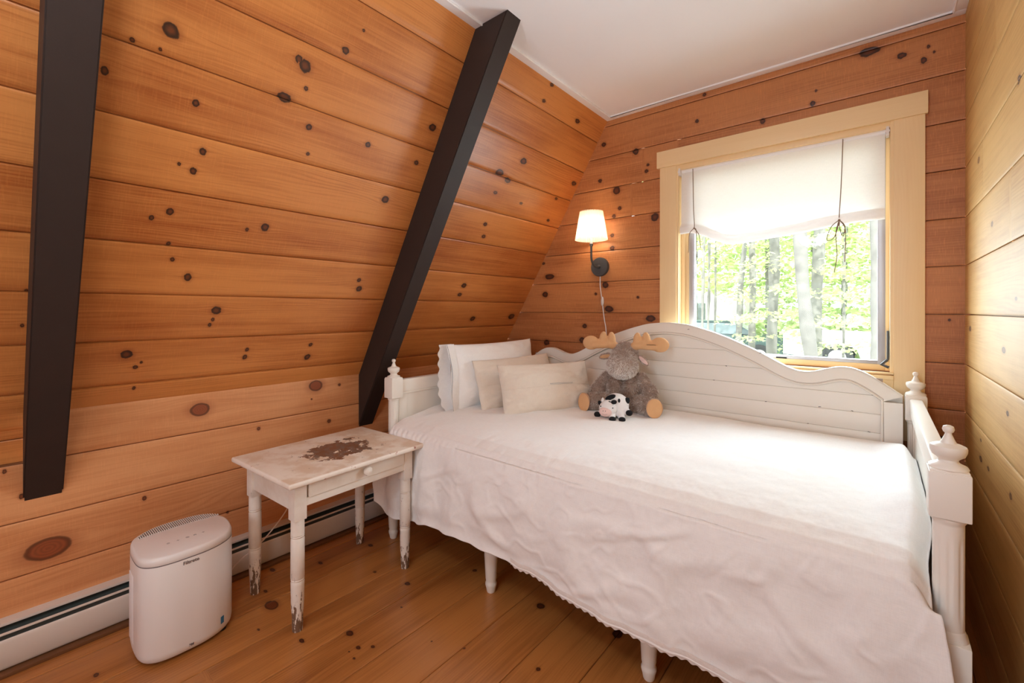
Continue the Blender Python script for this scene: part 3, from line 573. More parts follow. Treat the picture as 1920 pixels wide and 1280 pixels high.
for (x, y) in ((X0, YF), (X1, YF), (X0, YB), (X1, YB)):
    mb = MB(); mb.box(x-.033, x+.033, y-.033, y+.033, .703, .800, .003); mb.box(x-.031, x+.031, y-.031, y+.031, .797, .805, .003)
    zz = list(np.linspace(.455, .695, 26)); pr = [(0, .44), (.031, .445), (.031, .452), (.0275, .457), (.0275, .462), (.0255, .466)]+[(.0255, z) for z in zz[1:-1]]+[(.0255, .690), (.0285, .694), (.0285, .70), (.024, .704), (0, .706)]
    mb.lathe(pr, (x, y, 0), 64, mod=flute(.485, .665, 8, .07)); mb.box(x-.033, x+.033, y-.033, y+.033, .20, .445, .003)
    po = bb(mb, 'post', M_BED); u_ = urn(x, y); u_.parent = po
    mb = MB(); mb.lathe(legprof, (x, y, 0), 48, mod=flute(.05, .135, 8, .1)); bb(mb, 'leg', M_BED)
for k in (1, 2):
    x = X0+k*.6627; mb = MB(); mb.lathe(legprof, (x, YF, 0), 48, mod=flute(.05, .135, 8, .1)); bb(mb, 'leg', M_BED)
mb = MB(); mb.box(X0+.03, X1-.03, YF-.012, YF+.016, .20, .34, .003); bb(mb, 'front_rail', M_BED)
mb = MB(); mb.box(X0+.03, X1-.03, YB-.016, YB+.012, .20, .34, .003); bb(mb, 'back_rail', M_BED)
for x, nm in ((X0, 'left'), (X1, 'right')):   # arm panels
    mb = MB(); mb.box(x-.019, x+.019, YF+.02, YB-.02, .725, .790, .006); mb.box(x-.014, x+.014, YF+.02, YB-.02, .715, .727, .004)
    mb.box(x-.008, x+.008, YF+.02, YB-.02, .30, .718, 0); mb.box(x-.016, x+.016, YF+.02, YB-.02, .22, .34, .003)
    for yy in (YF+.025, YB-.075): mb.box(x-.011, x+.011, yy, yy+.05, .33, .72, .002)
    bb(mb, 'arm_panel', M_BED)
# scalloped back
cx = (X0+X1)/2; prof = [(0,1.078), (.11,1.068), (.216,1.038), (.30,1.008), (.39,.968), (.46,.935), (.53,.895), (.58,.872), (.625,.864), (.67,.874), (.72,.894), (.765,.902), (.81,.895), (.87,.862), (.915,.828), (.955,.798)]
px = np.array([a for a, b in prof]); pz = np.array([b for a, b in prof])
hx = np.linspace(-.955, .955, 261)
def zt(x): return np.interp(np.abs(x), px, pz)
ztop = zt(hx); ztop = np.convolve(np.pad(ztop, 4, 'edge'), np.ones(9)/9, 'valid'); ztop[:5] = zt(hx[:5]); ztop[-5:] = zt(hx[-5:])
tx = np.gradient(hx); tz = np.gradient(ztop); ln = np.hypot(tx, tz); nx, nz = tz/ln, -tx/ln      # inward normal
def offs(d): return hx+nx*d, ztop+nz*d
XI = .955-.062
def inner(x, d=.062):
    ox, oz = offs(d); return np.interp(x, ox, oz)
yf = 2.368; yb = 2.402
mb = MB()
# frame: ring between the outer profile and the inner profile
ix = np.clip(hx, -XI, XI); iz = inner(ix)
def strip(zA, zB, y, xA, xB, fl=False): mb.grid(np.stack([np.stack([xA, np.full_like(xA, y), zA], -1), np.stack([xB, np.full_like(xB, y), zB], -1)]), flip=fl)
ed = .004
oxe, oze = offs(ed)
strip(oze, iz, yf, np.clip(oxe, -.955, .955), ix); strip(ztop, oze, yf+ed, hx, np.clip(oxe, -.955, .955))
mb.grid(np.stack([np.stack([hx, np.full_like(hx, yb), ztop], -1), np.stack([hx, np.full_like(hx, yf+ed), ztop], -1)]))
mb.grid(np.stack([np.stack([hx, np.full_like(hx, yb), np.full_like(hx, .34)], -1), np.stack([hx, np.full_like(hx, yb), ztop], -1)]))
mb.grid(np.stack([np.stack([ix, np.full_like(ix, yf), iz], -1), np.stack([ix, np.full_like(ix, yf+.012), iz], -1)]))
for sgn in (-1, 1):
    a, b = (sgn*.955, sgn*XI); z1 = float(inner(np.array([b]))[0])
    x0_, x1_ = min(a, b), max(a, b); mb.box(x0_, x1_, yf, yb, .34, z1-.0, .0)
mb.v = [(x+cx, y, z) for x, y, z in mb.v]; hf = bb(mb, 'back_frame', M_BED, angle=30)
mb = MB(); bx_, bz_ = offs(.058); sel = np.abs(bx_) < XI-.0; pts = [(cx+a, yf-.0005, b) for a, b in zip(bx_[sel], bz_[sel])][::2]
pts = [(cx-XI+.004, yf-.0005, .5)]+pts+[(cx+XI-.004, yf-.0005, .5)]; mb.tube(pts, .0042, 8); g = bb(mb, 'bead_molding', M_BED); g.parent = hf
mb = MB(); bx_, bz_ = offs(.0515); sel = np.abs(bx_) < XI+.003; pts = [(cx+a, yf-.0002, b) for a, b in zip(bx_[sel], bz_[sel])][::2]
pts = [(cx-XI-.004, yf-.0002, .5)]+pts+[(cx+XI+.004, yf-.0002, .5)]; mb.tube(pts, .0009, 5); g = bb(mb, 'glaze_line', M_BEDG); g.parent = hf
mb = MB(); zl = [.34, .478, .5555, .633, .7105, .788, .8655, .943, 1.03]; hx2 = np.linspace(-XI, XI, 301); zi = inner(hx2)-.001; yp = yf+.010
for k in range(len(zl)-1):
    z0, z1 = zl[k], zl[k+1]; m = zi > z0+.003
    runs = np.split(np.arange(len(hx2))[m], np.where(np.diff(np.arange(len(hx2))[m]) > 1)[0]+1)
    for r_ in runs:
        if len(r_) < 2: continue
        x = hx2[r_]; zt_ = np.minimum(z1, zi[r_]); rows = []
        for dz, dy in ((0, .004), (.0012, .0005), (.0028, 0)): rows.append(np.stack([x+cx, np.full_like(x, yp+dy), np.minimum(z0+dz, zt_)], -1))
        for dz, dy in ((.0028, 0), (.0012, .0005), (0, .004)): rows.append(np.stack([x+cx, np.full_like(x, yp+dy), np.maximum(zt_-dz, z0+.0028)], -1))
        mb.grid(np.array(rows))
        nz0 = len(mb.f)
mb.box(cx-XI, cx+XI, yp+.0035, yp+.009, .34, .86, 0, mi=1); bb(mb, 'back_panel', [M_BED, M_BEDG], angle=30)
mb = MB(); rng = random.Random(4)
for (x, z) in ((-.765, 1.043), (-.20, .715), (-.585, .865), (-.41, .711), (-.245, .634), (-.64, .788), (-.03, .634), (-.43, .94), (.0445, .66), (-.085, .713)):
    mb = MB()
    for q in range(3): mb.ell((x+cx*0+rng.uniform(-.003, .003), yf-.0002 if z in (1.043, .94) else yp-.0002, z+rng.uniform(-.001, .001)), (rng.uniform(.002, .004), .0006, .0011), u=8, w=6)
    bb(mb, 'paint_chip', M_CHIP)

# mattress and duvet
mt = MB(); mt.box(X0+.045, X1-.045, YF+.03, yf-.012, .345, .565, .05, seg=5); tag(mt.build('mattress', M_PILW, origin=(cx, 1.85, .345)), 'white mattress on the daybed, covered by the bedspread', 'mattress')
NU, NV = 520, 300
s_ = np.linspace(-1, 1, NU); path = [(2.352, .50), (2.352, .58), (2.335, .602), (2.30, .611), (2.0, .613), (1.6, .611), (1.42, .606), (1.34, .598), (1.295, .583), (1.272, .560), (1.262, .52), (1.25, .42), (1.238, .32), (1.226, .22), (1.222, .0)]
pt = np.array(path); seg = np.r_[0, np.cumsum(np.hypot(*np.diff(pt, axis=0).T))]
top_len = seg[9]; rr_ = np.r_[np.linspace(0, seg[3], 14)[:-1], np.linspace(seg[3], seg[6], 90)[:-1], np.linspace(seg[6], seg[9], 46)[:-1], np.linspace(0, 1, NV-13-89-45)+100]
Y = np.zeros((NV, NU)); Z = Y.copy(); tdr = Y.copy(); Xw = Y.copy(); EX = Y.copy()
hem = np.interp(cx+s_*1.005, [-1.89, -1.876, -1.823, -1.696, -1.587, -1.484, -1.42, -1.296, -1.155, -.986, -.91, -.839, -.707, -.59, -.475, -.381, -.3, .11], [.25, .21, .176, .180, .200, .226, .226, .234, .226, .220, .220, .209, .202, .196, .194, .191, .187, .175])
hem = np.convolve(np.pad(hem, 5, 'edge'), np.ones(11)/11, 'valid')+.0015*np.sin(s_*70)
for i, r_ in enumerate(rr_):
    if r_ < 99: y = np.interp(r_, seg, pt[:, 0]); z = np.interp(r_, seg, pt[:, 1]); Y[i] = y; Z[i] = z
    else:
        t = r_-100; Z[i] = .560+(hem-.560)*t; Y[i] = np.interp(.56-(.56-.17)*t, [.17, .3, .42, .52, .56], [1.216, 1.232, 1.246, 1.262, 1.272]); tdr[i] = t
for i in range(NV):
    t = tdr[i]; half = np.where(t > 0, np.interp(Z[i], [.2, .3, .40, .49, .55, .59], [1.0, 1.010, .995, .984, .974, .968]), .968+.017*ss(1.35, 1.55, Y[i]))
    Xw[i] = cx+s_*half; EX[i] = 1-np.abs(s_)
# roll the ends of the top down beside the arms
edge = ss(.045, 0, EX)*(1-ss(0, .15, tdr)); Z -= edge*.05; Z += .042*ss(.86, .97, s_)[None, :]*ss(2.36, 2.1, Y)*ss(1.38, 1.6, Y); Z += .015*ss(-.9, -.98, s_)[None, :]*ss(2.36, 2.1, Y)*ss(1.38, 1.6, Y); Xw = np.where(s_[None, :] > 0, Xw-.004*edge, Xw+.004*edge)
# softness on top: gentle hollows and puffs
on_top = (tdr <= 0)*1.0
Z += on_top*(.008*fbm(Xw*3.2, Y*3.2, 11, 4)+.0035*fbm(Xw*13, Y*11, 15, 3))*ss(0, .06, 2.36-Y)
ridge = lambda x, y, s: (1-np.abs(fbm(x, y, s, 3))*2.4)
gath_m = ss(.10, .16, .58-Z*1.0+.0)          # below the gathered seam
seam_z = .578
below = ss(seam_z, seam_z-.012, Z)*ss(1.33, 1.31, Y)
left = 1-ss(-.75, -.1, Xw-cx+0.2)
dY = np.zeros_like(Y)
lowd = 1-.75*ss(.8, 1, tdr)
dY -= below*(.0028*np.sin(Xw*190+4*fbm(Xw*8, Z*3, 2))*np.exp(-((seam_z-.01-Z)/.03)**2)*(.3+.7*left))
dY -= below*(.62*left+.2)*(.017*ss(0, .6, tdr)*np.sin(Xw*36+5*fbm(Xw*2.0, Z*1.2, 21, 2))+.011*fbm(Xw*15, Z*2.2, 22, 3))
dr_ = 1-left*.55
wx = Xw*1.0+Z*.9; wz = Z*1.3-Xw*.55
def fold(x, y, s): n = fbm(x, y, s, 2); return np.exp(-(n/.10)**2)
dY -= below*dr_*(.009*fold(wx*1.4, wz*2.6, 31)+.007*fold(wx*2.0+4, wz*3.4, 35)+.012*fbm(wx*1.5, wz*3., 33, 2))*ss(0, .25, tdr)*lowd
dY -= below*lowd*(.0025*fold(Xw*6+Z*4, Z*8-Xw*3, 41)+.0021*fold(Xw*11-Z*7, Z*10+Xw*5, 47)+.0022*fbm(Xw*24, Z*18, 43, 3))
dY -= .012*below*ss(.5, 1, tdr)*np.sin(Xw*9+1.2)
dY += .018*np.exp(-((tdr-.92)/.12)**2)*below*.6            # hem tucks back slightly
dY -= .003*np.exp(-((Z-seam_z)/.006)**2)*ss(1.33, 1.31, Y)      # the seam itself
Yd = Y+dY
Z += (1-on_top*0)*ss(1.6, 1.3, Y)*(1-below)*.003*fbm(Xw*34, Y*16, 61, 3)
mb = MB(); mb.grid(np.stack([Xw, Yd, Z], -1))
dv = mb.build('bedspread', M_DUVET, origin=(cx, 1.85, .6), angle=180); tag(dv, 'white crinkled cotton bedspread covering the daybed and hanging down its front', 'bedspread')
sm_ = dv.modifiers.new('thick', 'SOLIDIFY'); sm_.thickness = .006; sm_.offset = -1
hm = np.stack([Xw[-1], Yd[-1]-.001, Z[-1]], -1)[::1]; sel = s_ > -.15; hm = hm[sel]
rows = [hm+np.array([0, -.002, .020]), hm+np.array([0, -.0035, .012]), hm+np.array([0, -.003, .004]), hm+np.array([0, -.001, -.006])]
rows[-1][:, 2] += .003*np.sin(np.arange(len(hm))*.9); mb = MB(); mb.grid(np.array(rows)); lt = mb.build('lace_hem', M_LACE, dv, angle=180); 
lt.data.transform(Matrix.Translation((-cx, -1.85, -.6)))

# ------------------------------------------------------------------ pillows
def cushion(name, base, along, lean, L_, Hh, T, mat, label, seed, group=None, stripe=None, hem_end=False, piping=None, cat='pillow'):
    a = Vector(along).normalized(); b = Vector(lean).normalized(); b = (b-a*b.dot(a)).normalized(); nrm = a.cross(b)
    root = empty(name, base, label=label, cat=cat, group=group)
    n = 80; u = np.linspace(-1, 1, n); UU, VV = np.meshgrid(u, u, indexing='ij')
    pinch = .06*(1-np.cos(UU*VV*0))   # none
    ex = 1-.055*(1-np.abs(VV)**2)*np.abs(UU)**6*0-.03*(1-VV**2)*np.abs(UU); ey = 1-.05*(1-UU**2)*np.abs(VV)
    X = UU*ex*L_/2; Zl = (VV*ey*Hh/2)+Hh/2
    body = (np.clip(1-np.abs(UU)**2.6, 0, 1)*np.clip(1-np.abs(VV)**2.6, 0, 1))**.55
    sag = 1-.18*VV
    mbx = MB(); out = []
    for sd in (1, -1):
        wr = .011*fbm(UU*2.6+7, VV*2.6, seed+sd, 4)+.008*fbm(UU*6, VV*3, seed+9+sd, 3)*(.3+np.abs(UU))
        cr = .010*np.exp(-((np.abs(UU)-.93)/.1)**2)*np.sin(VV*14+seed)*0.4+.008*np.exp(-((np.abs(VV)-.93)/.12)**2)*np.sin(UU*17+seed)*.5
        Tt = sd*(T/2*body*sag+(wr+cr)*np.clip(body*2, 0, 1))
        P = X[..., None]*np.array(a)+Zl[..., None]*np.array(b)+Tt[..., None]*np.array(nrm); out.append((P, Tt)); mbx.grid(P, flip=(sd < 0))
    bm = bmesh.new(); me = bpy.data.meshes.new('t'); me.from_pydata(mbx.v, [], mbx.f); bm.from_mesh(me); bmesh.ops.remove_doubles(bm, verts=bm.verts, dist=.0004); bmesh.ops.recalc_face_normals(bm, faces=bm.faces); bpy.data.meshes.remove(me)
    mbx = MB(); mbx.bm(bm); c = mbx.build('cushion_body', mat, root, angle=180)
    def surf(uu, vv, sd, lift=.001):
        P, T_ = out[0 if sd > 0 else 1]; i = (uu+1)/2*(n-1); j = (vv+1)/2*(n-1); i0 = int(min(max(i, 0), n-2)); j0 = int(min(max(j, 0), n-2)); fi = i-i0; fj = j-j0
        p = (P[i0, j0]*(1-fi)+P[i0+1, j0]*fi)*(1-fj)+(P[i0, j0+1]*(1-fi)+P[i0+1, j0+1]*fi)*fj
        return Vector(p)+nrm*sd*lift
    if stripe is not None:
        side = stripe[0]; mb = MB(); mb.tube([surf(x, stripe[1]+.02*math.sin(x*3), side, .0006) for x in np.linspace(-.98, .98, 60)], .0016, 6); mb.build('center_seam', mat, root)
        mb = MB()
        for dz in (0, .035): mb.tube([surf(x, stripe[1]+.03+dz, side, .0003) for x in np.linspace(stripe[2], stripe[3], 30)], .0007, 5)
        mb.build('stitching', M_PIPE, root)
    return root, a, b, nrm, surf
zb_ = .604
c1 = cushion('bed_pillow', (-1.715, 1.945, zb_), (0, 1, 0), (-.10, 0, 1), .70, .355, .15, M_PILW, 'white bed pillow propped upright against the left arm of the daybed', 3)
r1 = c1[0]
# open case end of the pillow (scalloped hem) facing the camera
mb = MB(); nn_ = 60; vv = np.linspace(0, 1, nn_); 
for sd, dx, w in ((1, .030, .058), (-1, -.040, .082)):
    rows = []
    for q in np.linspace(0, 1, 10):
        sc = .006*np.sin(vv*42)*q if sd < 0 else .002*np.sin(vv*20)*q
        rows.append(np.stack([dx*(.9+.25*q)*np.sin(np.pi*np.clip(vv*.94+.04, 0, 1))**.5*(1 if sd > 0 else .9)-.036*vv+.004*fbm(vv*5, vv*0+q, 7+sd)+.012*np.sin(vv*9+2)*q*(1-vv), -.330-q*w+sc, .004+vv*.352], -1))
    mb.grid(np.array(rows))
mb.build('pillowcase_hem', M_PILW, r1, angle=180)
mb = MB(); mb.tube([Vector((.030*1.15*math.sin(math.pi*min(1, v*.94+.04))**.5-.036*v+.001+.012*math.sin(v*9+2)*(1-v), -.330-.052, .004+v*.352)) for v in np.linspace(0, 1, 40)], .0011, 5); mb.build('hem_stitching', M_PIPE, r1)
cushion('lumbar_pillow', (-1.565, 1.985, zb_-.006), (.05, .62, 0), (-.30, .02, 1), .63, .285, .12, M_PILB, 'ivory linen lumbar pillow leaning on the white bed pillow, partly hidden', 13, stripe=(1, .0, .9, .95))
cushion('lumbar_pillow', (-1.325, 1.925, zb_-.006), (.24, .47, 0), (-.36, .17, 1), .545, .275, .125, M_PILB, 'ivory linen lumbar pillow in front of the other pillows, with grey stitched line', 23, stripe=(1, .0, -.05, .5))

# ------------------------------------------------------------------ plush toys
def blob(prims, voxel, iters=4):
    mb = MB()
    for p in prims:
        if p[0] == 'e': mb.ell(p[1], p[2], rot=(p[3] if len(p) > 3 else None), u=24, w=16)
        else:
            a, b, r0, r1 = Vector(p[1]), Vector(p[2]), p[3], p[4]; m = 10
            pts = [a+(b-a)*k/m for k in range(m+1)]; rs = [r0+(r1-r0)*k/m for k in range(m+1)]; mb.tube(pts, rs, 16); mb.ell(a, (r0,)*3); mb.ell(b, (r1,)*3)
    o = mb.build('tmp', M_PAD); m = o.modifiers.new('r', 'REMESH'); m.mode = 'VOXEL'; m.voxel_size = voxel; m2 = o.modifiers.new('s', 'SMOOTH'); m2.iterations = iters; m2.factor = .5
    bpy.context.view_layer.update(); dg = bpy.context.evaluated_depsgraph_get(); me = bpy.data.meshes.new_from_object(o.evaluated_get(dg))
    V = np.array([v.co[:] for v in me.vertices]); F = [tuple(p.vertices) for p in me.polygons]; Nn = np.array([v.normal[:] for v in me.vertices])
    bpy.data.objects.remove(o); bpy.data.meshes.remove(me); return V, F, Nn
def furry(prims, voxel, name, parent, dens, ln, seed=1, pale=None):
    V, F, Nn = blob(prims, voxel); rg = np.random.RandomState(seed)
    nf = np.array([f[:4] if len(f) >= 4 else (f[0], f[1], f[2], f[2]) for f in F]); A = V[nf]
    area = np.linalg.norm(np.cross(A[:, 2]-A[:, 0], A[:, 3]-A[:, 1]), axis=1)/2; cnt = int(area.sum()*dens); pick = rg.choice(len(nf), cnt, p=area/area.sum())
    w = rg.dirichlet((1,1,1,1), cnt); P = (A[pick]*w[..., None]).sum(1); N_ = (Nn[nf][pick]*w[..., None]).sum(1); N_ /= np.linalg.norm(N_, axis=1)[:, None]+1e-9
    d = N_*.75+np.array([0, 0, -.5])+rg.normal(0, .38, (cnt, 3)); d /= np.linalg.norm(d, axis=1)[:, None]
    L_ = ln*(.6+.8*rg.rand(cnt))[:, None]; sd = np.cross(d, rg.normal(0, 1, (cnt, 3))); sd /= np.linalg.norm(sd, axis=1)[:, None]+1e-9
    wd = .0013; a = P-sd*wd-N_*.001; b = P+sd*wd-N_*.001; c = P+d*L_
    tv = np.stack([a, b, c], 1).reshape(-1, 3); n0 = len(V); TF = [(3*k, 3*k+1, 3*k+2) for k in range(cnt)]
    clump = fbm(P[:, 0]*70, P[:, 2]*70+P[:, 1]*50, 5, 2)
    tt = np.stack([np.full(cnt, .2), np.full(cnt, .2), .65+.35*rg.rand(cnt)+clump*.5], 1).reshape(-1); rv = np.repeat(np.clip(rg.rand(cnt)*.6+clump*.6+.1, 0, 1), 3)
    if pale is not None:
        q = np.repeat(np.exp(-(((P-np.array(pale[0]))**2).sum(1)/pale[1]**2)), 3); rv = np.clip(rv+q*.8, 0, 1); tt = tt+q*.35
    mb = MB(); mb.add(V, F); mb.add(tv, TF); at = np.zeros((len(mb.v), 3)); at[:n0, 0] = .38; at[n0:, 0] = tt; at[n0:, 1] = rv
    mb.attr = {'ft': ('FLOAT_VECTOR', at)}; return mb.build(name, M_FUR, parent, angle=180)
mo = empty('moose_plush', (-1.045, 2.20, .611), R(14), 'grey-brown plush moose with tan antlers sitting against the daybed back', 'stuffed animal')
body_p = [('e', (0, .04, .115), (.085, .062, .115)), ('e', (-.043, -.008, .105), (.047, .055, .088)), ('e', (.043, -.008, .105), (.047, .055, .088)), ('e', (0, .03, .205), (.058, .048, .045))]
for s in (-1, 1):
    furry([('c', (s*.086, .0, .172), (s*.136, -.025, .105), .030, .036), ('e', (s*.134, -.034, .095), (.036, .036, .040))], .005, 'arm', mo, 150000, .013, 12+s)
    furry([('c', (s*.06, -.03, .046), (s*.150, -.118, .050), .044, .042)], .005, 'leg', mo, 150000, .013, 22+s)
furry(body_p, .006, 'body', mo, 150000, .014, 2)
furry([('e', (0, .015, .295), (.066, .062, .066)), ('e', (0, -.055, .238), (.078, .062, .062)), ('e', (0, -.03, .265), (.07, .06, .06))], .006, 'head', mo, 170000, .011, 3, ((0, -.10, .225), .075))
for s in (-1, 1):
    furry([('e', (s*.098, .0, .282 if s < 0 else .270), (.040, .010, .017), (0, R(-12 if s < 0 else 42), 0))], .004, 'ear', mo, 200000, .006, 5)
    mb = MB(); mb.ell((s*.100, -.009, .281 if s < 0 else .268), (.030, .003, .010), rot=(0, R(-12 if s < 0 else 42), 0)); mb.build('ear_lining', M_COWP if s > 0 else M_PAD, mo)
    V, F, _ = blob([('e', (s*.182, 0, .352), (.047, .015, .040)), ('e', (s*.115, 0, .378), (.021, .013, .040), (0, R(-8*s), 0)), ('e', (s*.066, 0, .378), (.020, .013, .038), (0, R(8*s), 0)), ('c', (s*.05, 0, .345), (s*.165, 0, .342), .017, .022), ('e', (s*.11, 0, .352), (.062, .014, .026)), ('c', (s*.03, .005, .33), (s*.08, 0, .345), .018, .02)], .004, 5)
    mb = MB(); mb.add(V, F); mb.build('antler', M_PAD, mo, angle=180)
    mb = MB(); q = Vector((s*.176, -.155, .054)); mb.ell(q, (.041, .008, .048), rot=(R(-6), 0, R(s*28))); mb.build('foot_pad', M_PAD, mo)
    mb = MB(); mb.tube([q+Matrix.Rotation(R(s*28), 3, 'Z') @ Vector((.041*math.cos(a), -.003, .048*math.sin(a))) for a in np.linspace(0, 6.283, 40)], .0012, 6); mb.build('pad_stitching', M_FUR, mo)
mb = MB(); mb.tube([(.118+k*.0022, -.0185-.002*math.sin(k*.1), .352+.0022*math.sin(k*2.1)) for k in range(22)], .0008, 5); mb.build('embroidery', M_COWB, mo)
co = empty('cow_plush', (-1.0, 1.985, .610), R(14), 'small round white plush cow with black spots in front of the moose', 'stuffed animal')
V, F, _ = blob([('e', (.008, .030, .064), (.062, .062, .056)), ('c', (.04, -.02, .03), (.052, -.052, .020), .02, .015), ('c', (.0, -.03, .03), (.010, -.066, .018), .02, .014), ('c', (-.045, 0, .03), (-.066, -.022, .022), .02, .014), ('c', (.055, .01, .045), (.074, -.012, .040), .02, .014)], .004, 4)
mb = MB(); mb.add(V, F); mb.build('body', M_COWW, co, angle=180)
mb = MB(); mb.ell((-.018, -.034, .056), (.043, .038, .040)); hd = mb.build('head', M_COWW, co)
mb = MB(); mb.ell((-.024, -.062, .044), (.031, .017, .024)); sn = mb.build('snout', M_COWP, hd)
mb = MB(); mb.ell((-.032, -.0775, .050), (.0018, .0012, .0028)); mb.ell((-.020, -.0785, .051), (.0018, .0012, .0028)); mb.tube([(-.036+k*.003, -.0768-.0012*math.sin(k/8*3.14), .037-.004*math.sin(k/8*3.14)) for k in range(9)], .0006, 5); mb.build('mouth', M_GREYT, sn)
for q in ((.012, -.066, .066), (-.048, -.060, .068)): mb = MB(); mb.ell(q, (.003, .002, .003)); mb.build('eye', M_COWB, hd)
for (p, r, rt) in (((-.060, -.022, .074), (.010, .006, .014), (0, R(-35), 0)),): mb = MB(); mb.ell(p, r, rot=rt); mb.build('ear', M_COWB, hd)
mb = MB(); mb.lathe([(0, 0), (.009, 0), (.006, .012), (0, .02)], (-.046, -.028, .086), 12); mb.build('ear', M_COWW, hd)
for (p, r, rt) in (((.013, -.046, .091), (.014, .005, .013), (R(-50), 0, 0)), ((-.004, -.048, .086), (.012, .004, .007), (R(-40), R(30), 0)), ((-.012, -.012, .105), (.028, .016, .012), (R(-20), R(-28), 0)), ((.032, -.02, .095), (.006, .005, .010), (0, 0, 0)), ((.058, .03, .085), (.014, .022, .02), (0, R(20), 0))): mb = MB(); mb.ell(p, r, rot=rt); mb.build('spot', M_COWB, co)
for p in ((-.072, -.030, .020), (.012, -.072, .014), (.055, -.062, .014), (.080, -.020, .040)): mb = MB(); mb.ell(p, (.0165, .015, .014)); mb.build('hoof', M_COWB, co)

# ------------------------------------------------------------------ pendant added for fill light, unseen behind the camera
cl = empty('fill_pendant', (-.50, -.15, H), label='added pendant for fill light, unseen behind the camera', cat='lamp')
mb = MB(); mb.lathe([(0, 0), (.06, 0), (.055, -.02), (.01, -.025), (.0, -.025)], n=32); mb.build('base', M_TRIMW, cl)
mb = MB(); mb.tube([(0, 0, -.02), (0, 0, -.37)], .004, 8); mb.build('rod', M_IRON, cl)
mb = MB(); mb.ell((0, 0, -.42), (.045, .045, .055)); mb.build('bulb', M_CLIT, cl)

# ------------------------------------------------------------------ outside
GZ = -.55
mb = MB(); g = np.linspace(-1, 1, 60); GX, GY = np.meshgrid(g*30-6, D+.4+(g+1)*30, indexing='ij'); mb.grid(np.stack([GX, GY, GZ+.12*fbm(GX*.4, GY*.4, 3)*ss(3, 6, GY)], -1)); tag(mb.build('ground', M_GROUND), kind='structure')
mb = MB(); mb.grid(np.stack([np.stack([np.linspace(-14, 6, 30), 13+.8*np.sin(np.linspace(0, 4, 30)), np.full(30, GZ+.15)], -1), np.stack([np.linspace(-14, 6, 30), 18.5+.8*np.sin(np.linspace(0, 4, 30)), np.full(30, GZ+.15)], -1)])); tag(mb.build('driveway', M_DRIVE), kind='structure')
def leaves(nl, rx, rz, seed, size=.07, layers=9):
    rg = np.random.RandomState(seed); lay = rg.randint(0, layers, nl); ang0 = rg.rand(layers*5)*6.28; br = rg.randint(0, 5, nl)
    a = ang0[lay*5+br]+rg.normal(0, .35, nl); r = rx*np.sqrt(rg.rand(nl))*(1-.45*np.abs(lay/layers-.4)); z = rz*(lay+.5)/layers+rg.normal(0, .07, nl)-.12*r
    P = np.stack([r*np.cos(a), r*np.sin(a), z], -1); d = rg.normal(0, 1, (nl, 3))*[1, 1, .35]; d /= np.linalg.norm(d, axis=1)[:, None]; e = np.cross(d, rg.normal(0, .5, (nl, 3))+[0, 0, 1]); e /= np.linalg.norm(e, axis=1)[:, None]
    sz = size*(.6+.8*rg.rand(nl))[:, None]; V = np.stack([P-d*sz, P+e*sz*.5, P+d*sz, P-e*sz*.5], 1).reshape(-1, 3)
    mb = MB(); mb.add(V, [(4*k, 4*k+1, 4*k+2, 4*k+3) for k in range(nl)]); mb.attr = {'lf': ('FLOAT', np.repeat(rg.rand(nl), 4))}; return mb
def trunk(p0, p1, r0, r1, seed=0):
    p0, p1 = Vector(p0), Vector(p1); k = 14; pts = [p0+(p1-p0)*i/k+Vector((.03*math.sin(i*.9+seed), .03*math.cos(i*.7+seed), 0))*(r0/.15) for i in range(k+1)]
    mb = MB(); mb.tube(pts, [r0+(r1-r0)*i/k+.01*math.sin(i*2.3+seed) for i in range(k+1)], 14); return mb
lv = None
def tree(base, top, r0, r1, label, group=None, crown=None, seed=0, name='tree'):
    root = empty(name, (base[0], base[1], GZ+.02), label=label, cat='tree', group=group)
    trunk((0, 0, -.1), (top[0]-base[0], top[1]-base[1], top[2]-GZ), r0, r1, seed).build('trunk', M_BARK, root)
    if crown: f = leaves(*crown, seed=seed).build('foliage', M_LEAF, root, flat=True); f.location = (top[0]-base[0], top[1]-base[1], top[2]-GZ-crown[2]*.8)
    return root
tree((-.745, 8.48), (-1.28, 8.4, 6.2), .10, .08, 'thick leaning tree trunk right of the middle of the window', seed=1, crown=(300, .8, 1.4))
tree((-.98, 10.9), (-.90, 11.0, 7), .11, .09, 'straight trunk just behind the thick leaning trunk', seed=2, crown=(300, .8, 1.4))
tree((-1.84, 11.4), (-1.78, 11.5, 7), .105, .09, 'mottled grey trunk in the middle of the window', seed=3, crown=(300, .8, 1.4))
tree((-2.63, 13.4), (-2.68, 13.4, 8), .085, .07, 'smooth pale trunk left of the middle of the window', seed=4, crown=(300, .8, 1.4))
tree((-.035, 7.75), (.05, 7.8, 6), .085, .075, 'grey trunk at the right edge of the window', seed=5, crown=(300, .8, 1.4))
tree((-3.5, 15.4), (-3.05, 15.5, 6.5), .10, .05, 'brown crooked trunk behind the pale trunk', seed=6, crown=(300, .8, 1.4))
for k, (x, y) in enumerate(((-2.77, 9.4), (-2.97, 10.5), (-3.42, 12.7), (-2.35, 14.0), (-.62, 12.5))): tree((x, y), (x+.06, y, 5), .030, .02, 'thin young tree trunk in the woods outside the window', 'thin saplings outside', (260, .42, 3.2), 20+k)
for k, (x, y) in enumerate(((-5.6, 18.2), (-4.5, 20.4), (-2.9, 17.4), (-1.9, 20.5), (-.9, 17.6), (-3.3, 21.5), (-7.2, 22.5), (.3, 20.8))): tree((x, y), (x+.2*math.sin(k*2), y, 8), .085, .06, 'slender grey trunk in the woods beyond the driveway', 'woodland trunks beyond the driveway', None, 70+k)
rgn = np.random.RandomState(12); NL = 52000
